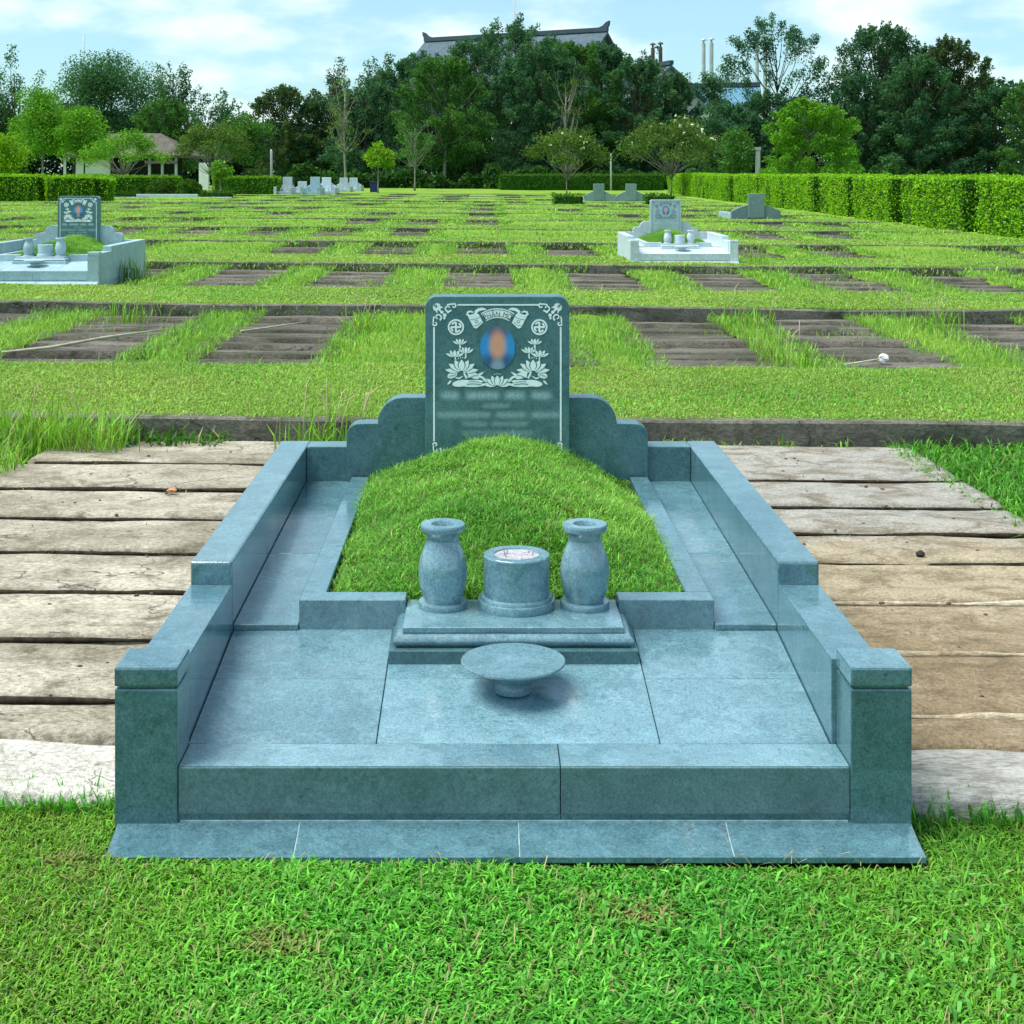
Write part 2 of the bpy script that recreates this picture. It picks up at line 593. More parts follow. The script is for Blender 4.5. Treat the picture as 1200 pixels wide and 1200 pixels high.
for k in range(NROW):
    x0, x1 = row_x(k)
    y0 = KERB0 + PITCH * k
    # kerb: a long cast strip that holds the lawn above the burial bays
    n = 60
    xs = np.linspace(x0, x1, n)
    mb = MB()
    wob = 0.012 * vnoise(xs, xs * 0, 40 + k, 1.1)
    front = [(xs[i], y0 + wob[i] * 1.5, 0) for i in range(n)]
    V, Fc = [], []
    for i in range(n):
        zt = float(gz(xs[i])) + LTOP + 0.006 + wob[i]
        zb = float(gz(xs[i])) - 0.05
        yy = y0 + wob[i]
        V += [(xs[i], yy, zb), (xs[i], yy, zt - 0.012), (xs[i], yy + 0.012, zt), (xs[i], yy + 0.10, zt), (xs[i], yy + 0.10, zb)]
    for i in range(n - 1):
        for j in range(5):
            a, b = i * 5 + j, i * 5 + (j + 1) % 5
            Fc.append((a, a + 5, b + 5, b))
    mb.add(V, [f[::-1] for f in Fc])
    o = mb.build('kerb', M['kerb'])
    o['kind'] = 'structure'
    # lawn strip behind it
    ys = np.linspace(y0 + 0.101, y0 + LAWNW, 14)
    nx = int(min(200, (x1 - x0) * 8))

    def zf(X, Y, k=k, y0=y0):
        t = np.clip((Y - y0 - LAWNW + 0.22) / 0.22, 0, 1)
        return gz(X) + LTOP - 0.005 + 0.012 * vnoise(X, Y, 60 + k, 1.6) - 0.05 * t ** 2
    o = grid_mesh('lawn', np.linspace(x0, x1, nx), ys, zf, M['turf'], -0.04)
    o['kind'] = 'structure'

YF = KERB0 + PITCH * NROW
o = grid_mesh('lawn', np.concatenate([[-400, -150], np.linspace(-70, 70, 60), [150, 400]]),
              np.linspace(YF - 3.5, 330, 60), lambda X, Y: gz(X) + LTOP + 0.03 * vnoise(X, Y, 5, 0.4), M['turf'], -0.1)
o['kind'] = 'structure'
o = grid_mesh('lawn', np.linspace(XR_EDGE - 0.3, 90, 30), np.linspace(14, YF - 3.6, 40),
              lambda X, Y: gz(X) + LTOP - 0.02 + 0.02 * vnoise(X, Y, 6, 0.6), M['turf'], -0.1)
o['kind'] = 'structure'
o = grid_mesh('lawn', np.linspace(-120, -34.2, 30), np.linspace(14, YF - 3.6, 40),
              lambda X, Y: gz(X) + LTOP - 0.02 + 0.02 * vnoise(X, Y, 7, 0.6), M['turf'], -0.1)
o['kind'] = 'structure'


# ------------------------------------------------------------------ the near grave
S, SD, SR, SW = M['stone'], M['stone_dark'], M['stone_rough'], M['stone_worn']
LXO, LXI, RXI, RXO = -0.791, -0.678, 0.798, 0.909      # wall faces
ROOT = (0.06, 3.1, 0.0)
tomb = thing('grave_surround', 'large blue-green granite grave enclosure with stepped side walls and corner posts in the foreground', 'grave', ROOT)

# sloping skirt of slabs on the lawn
sk = MB()
cut = [-0.806, -0.404, 0.078, 0.535, 0.944]
for a, b in zip(cut[:-1], cut[1:]):
    xa, xb = a + 0.0012, b - 0.0012
    prof = [(3.200, 0.0395), (3.180, 0.0335), (3.150, 0.0258), (3.115, 0.0190), (3.083, 0.0150), (3.083, 0.001), (3.2, 0.001)]
    sk = MB()
    sk.prism([(xa, y, z) for y, z in prof], (xb - xa, 0, 0), 0.0012, 1)
    sk.build('skirt_slab', S, tomb)
gr = MB()
for x in cut[1:-1]:
    gr.prism([(x - 0.0012, y + 0.001, z - 0.001) for y, z in [(3.199, 0.0395), (3.180, 0.0335), (3.150, 0.0258), (3.115, 0.0190), (3.085, 0.0150), (3.085, 0.003), (3.199, 0.003)]], (0.0024, 0, 0))
gr.box(-0.668, 0.805, 3.1965, 3.1995, 0.036, 0.0425, 0.001, 1)
gr.build('grout_line', M['grout'], tomb)

base = MB()
base.box(LXO + 0.004, RXO - 0.004, 3.215, 5.685, -0.06, 0.03)
base.box(LXI + 0.001, RXI - 0.001, 3.33, 5.56, 0.0301, 0.10)
base.build('foundation', SR, tomb)

pl = MB()
pl.box(-0.806, 0.1708, 3.2005, 3.3, 0.031, 0.0545, 0.002)
pl.box(0.1714, 0.9405, 3.2005, 3.3, 0.031, 0.0545, 0.002)
pl.build('plinth', SD, tomb)

st = MB()
st.box(-0.6715, 0.1703, 3.195, 3.3265, 0.0555, 0.1592, 0.003)
st.build('front_step', SR, tomb)
st = MB()
st.box(0.1717, 0.8085, 3.195, 3.3265, 0.0555, 0.1592, 0.003)
st.build('front_step', SR, tomb)
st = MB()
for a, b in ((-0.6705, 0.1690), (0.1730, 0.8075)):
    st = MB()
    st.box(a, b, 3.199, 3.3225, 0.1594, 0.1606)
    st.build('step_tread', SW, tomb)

for (a, b) in ((-0.811, -0.6725), (0.8095, 0.944)):
    p = MB()
    p.box(a, b, 3.192, 3.324, 0.028, 0.3325, 0.004)
    po = p.build('corner_post', SD, tomb)
    c = MB()
    c.box(a + 0.008, b - 0.008, 3.2, 3.317, 0.3326, 0.3375)
    c.box(a - 0.001, b + 0.001, 3.191, 3.325, 0.3376, 0.381, 0.006)
    c.build('cap', S, po)

for (a, b) in ((LXO, LXI), (RXI, RXO)):
    wl = MB()
    wl.box(a, b, 3.3245, 3.9205, 0.0, 0.356, 0.003)
    wl.box(a, b, 3.921, 5.69, 0.0, 0.418, 0.008, 3)
    wl.build('side_wall', S, tomb)
bw = MB()
bw.box(LXI + 0.001, RXI - 0.001, 5.57, 5.688, 0.1, 0.4165, 0.003)
bw.build('back_wall', SD, tomb)

fl = MB()


def fz(y): return 0.159 + 0.1138 * (y - 3.325)


for xa, xb in ((LXI + 0.001, -0.245), (-0.245, 0.407), (0.407, RXI - 0.001)):
    for ya, yb in ((3.328, 3.65), (3.65, 3.945)):
        g_ = 0.0011
        fl = MB()
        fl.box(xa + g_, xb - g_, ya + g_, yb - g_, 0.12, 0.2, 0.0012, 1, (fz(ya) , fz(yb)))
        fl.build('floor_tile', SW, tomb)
ch = MB()


def cz(y): return 0.245 + 0.0248 * (y - 3.94)


for xa, xb in ((LXI + 0.001, -0.501), (0.629, RXI - 0.001)):
    for ya, yb in ((3.932, 4.60), (4.602, 5.569)):
        ch = MB()
        ch.box(xa, xb, ya, yb, cz(ya) - 0.0165, 0, 0.002, 1, (cz(ya), cz(yb)))
        ch.build('channel_slab', S, tomb)

bo = MB()
BXL0, BXL1, BXR0, BXR1 = -0.50, -0.433, 0.560, 0.628
bo.prism([(BXL0, 3.94, 0.2), (BXL0, 3.94, 0.309), (-0.2100, 3.94, 0.309), (-0.2100, 3.94, 0.2)], (0, 0.075, 0), 0.002, 1)
bo.build('mound_border', S, tomb)
bo = MB()
bo.prism([(0.3680, 3.94, 0.2), (0.3680, 3.94, 0.309), (BXR1, 3.94, 0.309), (BXR1, 3.94, 0.2)], (0, 0.075, 0), 0.002, 1)
bo.build('mound_border', S, tomb)
bo = MB()
bo.box(BXL0, BXL1, 4.0165, 5.5295, 0.2, 0.309, 0.002, 1)
bo.build('mound_border', S, tomb)
bo = MB()
bo.box(BXR0, BXR1, 4.0165, 5.5295, 0.2, 0.309, 0.002, 1)
bo.build('mound_border', S, tomb)

# stepped headboard wings behind the mound
BC = 0.0545
for sgn in (-1, 1):
    prof = [(0.0, 0.2), (0.0, 0.608)]
    xin, x1, x2 = (0.268, 0.362, 0.462), 0.55, 0.575
    def arc(xa, za, xb, zb, n=8):      # quarter round from the flat (xa,za) down to (xb,zb)
        return [(xa + (xb - xa) * math.sin(t), zb + (za - zb) * math.cos(t)) for t in np.linspace(0, math.pi / 2, n)]
    pr = [(0.02, 0.2), (0.02, 0.608), (0.36, 0.608)] + arc(0.362, 0.608, 0.458, 0.509) + [(0.525, 0.507)] + arc(0.53, 0.507, 0.577, 0.463) + [(0.577, 0.2)]
    wg = MB()
    poly = [(BC + sgn * x, 5.552, z) for x, z in pr]
    wg.prism(poly, (0, 0.1, 0), 0.0025, 2)
    wg.build('headboard_wing', SD, tomb)

# ------------------------------------------------------------------ grass blades
def grass_palette(n, tone, pos, seed=1, spread=0.28, dry=0.06, rng=RNG):
    a, b = np.array(tone[0]), np.array(tone[1])
    t = np.clip(0.5 + 0.45 * vnoise(pos[:, 0], pos[:, 1], seed, 1.7) + rng.normal(0, 0.22, n), 0, 1)[:, None]
    c = a * (1 - t) + b * t
    c = c * rng.lognormal(0, spread, n)[:, None]
    dr = rng.random(n) < dry
    c[dr] = np.array([0.30, 0.26, 0.10]) * rng.uniform(0.6, 1.2, (dr.sum(), 1))
    return np.clip(c, 0.004, 0.8)


def blade_mesh(name, pos, L, W, lean, col, mat=None, parent=None, kind='stuff', azim=None):
    n = len(pos)
    ph = RNG.uniform(0, 2 * np.pi, n) if azim is None else azim
    d = np.stack([np.cos(ph), np.sin(ph), np.zeros(n)], 1)
    s = np.stack([-np.sin(ph), np.cos(ph), np.zeros(n)], 1)
    up = np.array([0, 0, 1.0])
    L = np.broadcast_to(L, (n,))[:, None]
    W = np.broadcast_to(W, (n,))[:, None]
    lean = np.broadcast_to(lean, (n,))[:, None]
    l1, l2 = lean * 0.55, np.minimum(lean * 1.45, 1.9)
    mid = pos + L * 0.5 * (np.sin(l1) * d + np.cos(l1) * up)
    tip = mid + L * 0.5 * (np.sin(l2) * d + np.cos(l2) * up)
    V = np.stack([pos - s * W * 0.4, pos + s * W * 0.4, mid + s * W * 0.5, mid - s * W * 0.5, tip], 1).reshape(-1, 3)
    b = np.arange(n)[:, None] * 5
    Q = b + np.array([[0, 1, 2, 3]])
    T = b + np.array([[3, 2, 4]])
    o = np_mesh(name, V, Q, T, mat or M['blade'], parent, np.repeat(col, 5, axis=0))
    if kind: o['kind'] = kind
    return o


def scatter(n, x0, x1, y0, y1):
    return np.stack([RNG.uniform(x0, x1, n), RNG.uniform(y0, y1, n)], 1)


def with_z(p, z):
    return np.concatenate([p, np.broadcast_to(np.asarray(z), (len(p),))[:, None]], 1)


# mound
MX0, MX1, MY0, MY1 = -0.428, 0.555, 4.03, 5.528
MC, MHX = (MX0 + MX1) / 2, (MX1 - MX0) / 2


def mound_z(x, y):
    u = np.clip(np.abs((x - MC) / MHX), 0, 1)
    t = (y - MY0) / (MY1 - MY0)
    rise = np.clip(np.sin(np.clip(t / 0.74, 0, 1) * np.pi / 2), 0, 1) ** 0.85
    back = 1 - 0.12 * np.clip((t - 0.74) / 0.26, 0, 1) ** 2
    cross = np.clip(1 - u ** 1.7, 0, 1) ** 1.2
    return 0.286 + 0.177 * rise * back * cross + 0.011 * vnoise(x, y, 8, 6)


mound = thing('grave_mound', 'rounded grassy burial mound inside the blue-green granite surround', 'mound', (MC, 4.0, 0.28))
grid_mesh('soil', np.linspace(MX0, MX1, 50), np.linspace(MY0, MY1, 70), mound_z, M['turf_front'], -0.0, mound)
n = 98000
p = scatter(n, MX0, MX1, MY0 - 0.005, MY1)
z = mound_z(p[:, 0], p[:, 1])
pos = with_z(p, z - 0.004)
patch = vnoise(p[:, 0], p[:, 1], 31, 9)
col = grass_palette(n, ((0.095, 0.310, 0.034), (0.220, 0.465, 0.066)), pos * 3, 2, 0.36, 0.07)
o = blade_mesh('grass', pos, np.clip(RNG.normal(0.031, 0.012, n) * (1 + 0.7 * patch), 0.008, 0.085), RNG.uniform(0.0015, 0.0031, n),
               RNG.uniform(0.5, 1.6, n), col, parent=mound)

# ------------------------------------------------------------------ headstone
SY0, SY1 = 5.515, 5.535 + 0.10
sxl, sxr, szt, rad = -0.2195, 0.3285, 0.998, 0.042
U = 0.000577      # one pixel of the enlarged detail of the stele, in metres


def SP(zx, zy):
    return (-0.2195 + (zx - 112) * 0.0005775, CAMH - (320 + zy / 5.714 - PY0) * SY0 / F)


def stele_mat(name, base, light, dark, text):
    t = NT(name)
    c = t.coords()
    big = t.noise(c, 4, 5, 0.6, 0.5)
    mid = t.noise(c, 26, 5, 0.65, 0.6)
    fine = t.noise(c, 210, 3, 0.7)
    col = t.mix(t.ramp(big, 0.32, 0.68), base, light)
    col = t.mix(t.ramp(mid, 0.42, 0.72, 0, 0.6), col, dark)
    # five worn lines of faint painted writing on the face
    g = t.n('ShaderNodeTexCoord')
    sep = t.n('ShaderNodeSeparateXYZ')
    t.l(g.outputs['Object'], sep.inputs[0])
    X, Y, Z = sep.outputs
    tot = None
    rows = [(820, 40, [(215, 342), (376, 602), (634, 772), (806, 945)], 0.75), (888, 26, [(482, 672)], 0.42),
            (950, 34, [(182, 548), (572, 780), (804, 1000)], 0.52), (1010, 28, [(355, 525), (545, 792)], 0.40), (1070, 28, [(352, 820)], 0.34)]
    for zy, hh, segs, amt in rows:
        zc = SP(0, zy)[1]
        dz = t.ramp(t.math('ABSOLUTE', t.math('SUBTRACT', Z, zc - STONE_O[2])), hh * U * 0.0, hh * U * 1.15, 1, 0)
        for a, b in segs:
            xc, xh = (SP(a, 0)[0] + SP(b, 0)[0]) / 2, (b - a) * U / 2
            dx = t.ramp(t.math('ABSOLUTE', t.math('SUBTRACT', X, xc - STONE_O[0])), xh - 34 * U, xh + 22 * U, 1, 0)
            v = t.math('MULTIPLY', t.math('MULTIPLY', dz, dx), amt)
            tot = v if tot is None else t.math('ADD', tot, v, clamp=True)
    gl = t.noise(t.coords((95, 1, 34)), 1.0, 2, 0.5)
    tot = t.math('MULTIPLY', tot, t.ramp(gl, 0.2, 0.8, 0.75, 1.0))
    facing = t.ramp(Y, SY0 - STONE_O[1] + 0.002, SY0 - STONE_O[1] + 0.004, 1, 0)
    col = t.mix(t.math('MULTIPLY', tot, facing), col, text)
    spk = t.ramp(fine, 0.35, 0.65, 0.8, 1.2)
    sp = t.n('ShaderNodeCombineColor')
    for i in range(3): t.l(spk, sp.inputs[i])
    col = t.mix(1.0, col, sp.outputs[0], 'MULTIPLY')
    t.bsdf(col, t.ramp(mid, 0.3, 0.7, 0.2, 0.35), 0.5, fine, 0.0006, 0.4)
    return t.m


STONE_O = (0.0545, 5.575, 0.2)
M['stele'] = stele_mat('stele_granite', (0.064, 0.165, 0.178), (0.094, 0.210, 0.222), (0.030, 0.090, 0.096), (0.38, 0.55, 0.58))
M['stele_white'] = stele_mat('pale_stele_granite', (0.34, 0.46, 0.50), (0.42, 0.54, 0.58), (0.28, 0.38, 0.42), (0.25, 0.35, 0.40))

head = thing('headstone', 'tall dark green headstone with portrait oval and white lotus carving above the grassy mound', 'headstone', STONE_O)
hb = MB()
poly = [(sxl, SY0, 0.25), (sxr, SY0, 0.25)]
for t_ in np.linspace(0, math.pi / 2, 9):
    poly.append((sxr - rad + rad * math.cos(t_), SY0, szt - rad + rad * math.sin(t_)))
for t_ in np.linspace(math.pi / 2, math.pi, 9):
    poly.append((sxl + rad + rad * math.cos(t_), SY0, szt - rad + rad * math.sin(t_)))
hb.prism(poly, (0, SY1 - SY0, 0), 0.003, 2)
hb.build('slab', M['stele'], head)


class Relief:
    """flat raised ornament on the face, drawn in detail pixels"""

    def __init__(self, y=SY0, h=0.0016):
        self.mb, self.y, self.h = MB(), y, h

    def poly(self, pts, lift=0.0):
        P = [SP(*p) for p in pts]
        n = len(P)
        a = sum(P[i][0] * P[(i + 1) % n][1] - P[(i + 1) % n][0] * P[i][1] for i in range(n))
        if a < 0: P = P[::-1]
        y1 = self.y - self.h - lift
        V = [(x, y1, z) for x, z in P] + [(x, self.y + 0.0005, z) for x, z in P]
        F_ = [tuple(range(n))] + [((i + 1) % n, i, n + i, n + (i + 1) % n) for i in range(n)]
        self.mb.add(V, F_)

    def stroke(self, pts, w, lift=0.0):
        n = len(pts)
        w = [w] * n if not hasattr(w, '__len__') else w
        L_, R_ = [], []
        for i in range(n):
            a, b = pts[max(i - 1, 0)], pts[min(i + 1, n - 1)]
            dx, dy = b[0] - a[0], b[1] - a[1]
            l = math.hypot(dx, dy) or 1
            nx_, ny_ = -dy / l * w[i] / 2, dx / l * w[i] / 2
            L_.append((pts[i][0] + nx_, pts[i][1] + ny_))
            R_.append((pts[i][0] - nx_, pts[i][1] - ny_))
        for i in range(n - 1):
            self.poly([L_[i], L_[i + 1], R_[i + 1], R_[i]], lift + 0.00002 * (i % 2))

    def petal(self, x, y, ang, ln, wd, lift=0.0):
        """leaf-shaped blade from (x,y), ang measured from straight up, clockwise"""
        pts = []
        for t_, s_ in [(0, 0.12), (0.15, 0.6), (0.35, 0.95), (0.55, 1.0), (0.75, 0.72), (0.9, 0.32), (1.0, 0.02)]:
            pts.append((t_ * ln, s_ * wd / 2))
        prof = [(a, b) for a, b in pts] + [(a, -b) for a, b in pts[::-1]]
        ca, sa = math.cos(ang), math.sin(ang)
        self.poly([(x + sa * a + ca * b, y - ca * a + sa * b) for a, b in prof], lift)

    def ellipse(self, x, y, rx, ry, lift=0.0, n=28, rot=0.0):
        c, s = math.cos(rot), math.sin(rot)
        self.poly([(x + rx * math.cos(t) * c - ry * math.sin(t) * s, y + rx * math.cos(t) * s + ry * math.sin(t) * c)
                   for t in np.linspace(0, 2 * math.pi, n, endpoint=False)], lift)

    def build(self, name, mat, parent):
        return self.mb.build(name, mat, parent)


MXC = 587.0
mir = lambda s, pts: [(p[0] if s < 0 else 2 * MXC - p[0], p[1]) for p in pts]
rl = Relief()
rl.stroke([(325, 213), (855, 213)], 9)
rl.stroke([(170, 362), (170, 1126)], 11)
rl.stroke([(1004, 362), (1004, 1126)], 11)
rl.build('border_line', M['carve'], head)

for s in (-1, 1):
    for top in (True, False):
        r = Relief()
        fy = (lambda y: y) if top else (lambda y: 1460 - (y - 0) + 28)
        T = lambda pts: [(p[0], fy(p[1])) for p in mir(s, pts)]
        def curl(cx, cy, rad0, a0, turns, w0):
            pts = [(cx + rad0 * (1 - 0.62 * q) * math.cos(a0 + turns * 2 * math.pi * q), cy + rad0 * (1 - 0.62 * q) * math.sin(a0 + turns * 2 * math.pi * q)) for q in np.linspace(0, 1, 16)]
            r.stroke(T(pts), [w0 * (1 - 0.4 * q) for q in np.linspace(0, 1, 16)])
        curl(262, 236, 24, 0.5, 0.9, 11)
        curl(196, 296, 24, 1.0, -0.9, 11)
        curl(300, 220, 16, -1.5, 0.75, 11)
        curl(178, 338, 16, 3.1, -0.75, 11)
        r.stroke(T([(255, 214), (280, 208), (300, 208)]), 9)
        r.stroke(T([(170, 290), (165, 315), (166, 335)]), 9)
        fan = [(0.35, 62), (0.8, 74), (1.25, 62), (1.6, 40), (-0.05, 40)]
        for a_, ln in fan:
            pts = [(172 + math.cos(a_) * ln * q, 212 + math.sin(a_) * ln * q) for q in np.linspace(0, 1, 6)]
            r.stroke(T(pts), [6, 13, 17, 15, 9, 2], 0.0001)
        for cx, cy, rr in ((240, 282, 12), (222, 262, 11), (205, 240, 10), (262, 262, 8), (238, 302, 8)):
            r.poly(T([(cx + rr * math.cos(t), cy + rr * math.sin(t)) for t in np.linspace(0, 2 * math.pi, 12, endpoint=False)]), 0.0002)
        r.build('corner_scroll', M['carve'], head)

# ribbon with its two words
r = Relief()
CXB, CYB, RO, RI = 589, 432, 196, 132
ang = np.linspace(-0.60, 0.60, 17)
for a, b in zip(ang[:-1], ang[1:]):
    r.poly([(CXB + RO * math.sin(a), CYB - RO * math.cos(a)), (CXB + RO * math.sin(b), CYB - RO * math.cos(b)),
            (CXB + RI * math.sin(b), CYB - RI * math.cos(b)), (CXB + RI * math.sin(a), CYB - RI * math.cos(a))])
for s in (-1, 1):
    r.poly(mir(s, [(392, 290), (462, 272), (492, 332), (450, 372), (432, 366)]), 0.0003)
    r.stroke(mir(s, [(452, 262), (432, 282), (405, 288), (388, 276), (392, 262), (410, 256), (428, 264)]), [14, 16, 16, 15, 13, 11, 7], 0.0005)
    r.stroke(mir(s, [(440, 262), (462, 246), (490, 240), (512, 244)]), [16, 20, 18, 6], 0.0002)
rb = r.build('ribbon', M['carve'], head)
r = Relief(h=0.0022)
for rr in (RO - 9, RI + 11):
    r.stroke([(CXB + rr * math.sin(a), CYB - rr * math.cos(a)) for a in np.linspace(-0.56, 0.56, 15)], 3.2)
for s in (-1, 1):
    r.stroke([(CXB + s * q * math.sin(0.57), CYB - q * math.cos(0.57)) for q in (RI + 6, RO - 6)], 3.5)
    r.stroke(mir(s, [(408, 312), (440, 308), (470, 294)]), 2.5, 0.0003)
    r.stroke(mir(s, [(432, 352), (456, 350), (480, 328)]), 2.5, 0.0003)
    r.stroke(mir(s, [(436, 322), (452, 316), (462, 326), (450, 334), (438, 330)]), 3, 0.0003)
r.build('outline', M['ink'], rb)


def letters(word, mat, parent):
    vs, fs = [], []
    total = 0.0
    glyphs = []
    for ch_ in word:
        if ch_ == ' ':
            glyphs.append((None, 0.30)); continue
        cu = bpy.data.curves.new('lettering', 'FONT')
        cu.body = ch_
        cu.size = 1.0
        cu.extrude = 0.0
        cu.offset = -0.004
        ob = bpy.data.objects.new('lettering', cu)
        COL.objects.link(ob)
        bpy.context.view_layer.update()
        me = bpy.data.meshes.new_from_object(ob.evaluated_get(bpy.context.evaluated_depsgraph_get()))
        xs = [v.co.x for v in me.vertices]
        glyphs.append(((me, min(xs)), max(xs) - min(xs)))
        bpy.data.objects.remove(ob)
        bpy.data.curves.remove(cu)
    gap = 0.14
    tw = sum(g_[1] for g_ in glyphs) + gap * (len(glyphs) - 1)
    size_px = 196 / tw      # the words take this much of the ribbon
    size_h = 46.0
    at = -tw / 2
    rmid = (RO + RI) / 2 - 20
    for gme, wd in glyphs:
        if gme is not None:
            me, x0 = gme
            b = len(vs)
            a0 = (at + wd / 2) * size_px / (rmid + 20)
            for v in me.vertices:
                lx = (v.co.x - x0 - wd / 2) * size_px
                ly = v.co.y * size_h
                q = rmid + ly
                zx = CXB + q * math.sin(a0) + lx * math.cos(a0)
                zy = CYB - q * math.cos(a0) + lx * math.sin(a0)
                X_, Z_ = SP(zx, zy)
                vs.append((X_, SY0 - 0.0026, Z_))
            fs += [tuple(i + b for i in p_.vertices) for p_ in me.polygons]
            bpy.data.meshes.remove(me)
        at += wd + gap
    mb = MB()
    mb.add(vs, fs)
    return mb.build('lettering', mat, parent)


letters('PHẦN MỘ', M['ink'], rb)

# round temple emblems
for cx in (314, 863):
    r = Relief()
    r.stroke([(cx + 48 * math.cos(t), 362 + 48 * math.sin(t)) for t in np.linspace(0, 2 * math.pi, 33)], 11)
    r.stroke([(cx - 34, 362), (cx + 34, 362)], 13)
    r.stroke([(cx, 362 - 34), (cx, 362 + 34)], 13, 0.0001)
    for q in range(4):
        a0 = -math.pi / 2 + q * math.pi / 2
        pts = [(cx + 32 * math.cos(a0 - u), 362 + 32 * math.sin(a0 - u)) for u in np.linspace(0, 0.95, 6)]
        r.stroke(pts, 12, 0.0002)
    r.build('emblem', M['carve'], head)


def lotus(r, dk, cx, cy, s, n=7, spread=1.45, stamens=True):
    order = sorted(range(n), key=lambda i: -abs(i - (n - 1) / 2))
    for j, i in enumerate(order):
        a = (i - (n - 1) / 2) / ((n - 1) / 2) * spread
        k = abs(a) / spread
        bx, by = cx + math.sin(a) * s * 0.10, cy - math.cos(a) * 0.04 * s
        ln, wd = s * (0.48 + 0.13 * k), s * (0.25 - 0.07 * k)
        dk.petal(bx, by, a, ln * 1.06, wd * 1.35, 0.0002 * j)
        r.petal(bx, by, a, ln, wd, 0.0002 * j + 0.0001)
    if stamens:
        for q in (-0.3, -0.1, 0.1, 0.3):
            r.ellipse(cx + q * s * 0.45, cy - s * 0.57 - (0.03 if abs(q) < 0.2 else 0) * s, s * 0.024, s * 0.024, 0, 8)


for s in (-1, 1):
    r = Relief()
    dk = Relief()
    q = lambda x, y: mir(s, [(x, y)])[0]
    lotus(r, dk, *q(352, 660), 156)
    lotus(r, dk, *q(306, 562), 92, 5, 1.15, False)
    lotus(r, dk, *q(380, 538), 84, 5, 1.0, False)
    lotus(r, dk, *q(340, 478), 76, 5, 1.1, False)
    r.stroke(mir(s, [(308, 560), (312, 580), (318, 600)]), [9, 8, 6])
    r.stroke(mir(s, [(378, 536), (379, 552), (378, 568)]), [8, 9, 10])
    r.stroke(mir(s, [(338, 474), (342, 490), (340, 505)]), [8, 11, 12])
    r.stroke(mir(s, [(366, 658), (372, 680), (386, 704)]), [10, 13, 15], 0.0002)
    r.stroke(mir(s, [(392, 655), (396, 680), (402, 700)]), [7, 9, 10], 0.0004)
    r.ellipse(*q(290, 684), 33, 20, 0, 24, s * 0.35)
    r.stroke(mir(s, [(312, 700), (335, 706), (360, 690)]), [7, 9, 4])
    r.petal(*q(285, 718), -s * -2.4 if s > 0 else -2.4, 40, 13)
    r.ellipse(*q(352, 738), 62, 22, 0.0, 30, 0.12 * s)
    r.ellipse(*q(425, 748), 82, 14, 0.0004, 30, 0.0)
    r.ellipse(*q(432, 728), 62, 12, 0.0006, 30, 0.05 * s)
    r.ellipse(*q(432, 686), 40, 20, 0.0002, 24, -0.35 * s)
    r.stroke(mir(s, [(410, 690), (450, 682), (490, 700), (522, 724)]), [12, 16, 14, 5], 0.0003)
    r.petal(*q(452, 690), s * -1.05, 54, 13, 0.0006)
    r.petal(*q(490, 712), s * -2.0, 52, 15, 0.0002)
    r.build('lotus_carving', M['carve'], head)
    r2 = Relief(h=0.0030)
    r2.stroke(mir(s, [(385, 744), (425, 740), (480, 746)]), 4)
    r2.stroke(mir(s, [(398, 728), (430, 724), (470, 730)]), 3)
    r2.stroke(mir(s, [(268, 690), (290, 684), (314, 678)]), 2.5)
    r2.stroke(mir(s, [(408, 698), (432, 686), (460, 680)]), 3)
    r2.build('vein_line', M['stele'], head)
    dk.build('petal_outline', M['stele'], head)
r = Relief()
dk = Relief()
lotus(r, dk, 586, 756, 136, 7, 1.4)
r.build('lotus_carving', M['carve'], head)
dk.build('petal_outline', M['stele'], head)


def portrait_mat():
    t = NT('enamel_portrait')
    g_ = t.n('ShaderNodeTexCoord')
    sep = t.n('ShaderNodeSeparateXYZ')
    t.l(g_.outputs['Object'], sep.inputs[0])
    X, Y, Z = sep.outputs

    def blob(zx, zy, rx, ry, soft=0.45):
        x, z = SP(zx, zy)
        a = t.math('DIVIDE', t.math('SUBTRACT', X, x - STONE_O[0]), rx * U)
        b = t.math('DIVIDE', t.math('SUBTRACT', Z, z - STONE_O[2]), ry * U)
        rr = t.math('SQRT', t.math('ADD', t.math('MULTIPLY', a, a), t.math('MULTIPLY', b, b)))
        return t.ramp(rr, 1 - soft, 1 + soft, 1, 0)
    col = t.mix(blob(590, 540, 80, 220, 0.7), (0.03, 0.30, 0.68), (0.07, 0.32, 0.66))
    col = t.mix(blob(590, 600, 125, 62, 0.5), col, (0.045, 0.13, 0.27))
    col = t.mix(blob(588, 385, 80, 50, 0.6), col, (0.10, 0.14, 0.22))
    col = t.mix(blob(588, 482, 50, 92, 0.5), col, (0.74, 0.36, 0.24))
    col = t.mix(blob(588, 630, 42, 52, 0.5), col, (0.26, 0.36, 0.46))
    t.bsdf(col, 0.15, 0.5)
    return t.m


r = Relief(h=0.0035)
r.ellipse(588, 500, 114, 144, 0, 48)
r.build('portrait', portrait_mat(), head)

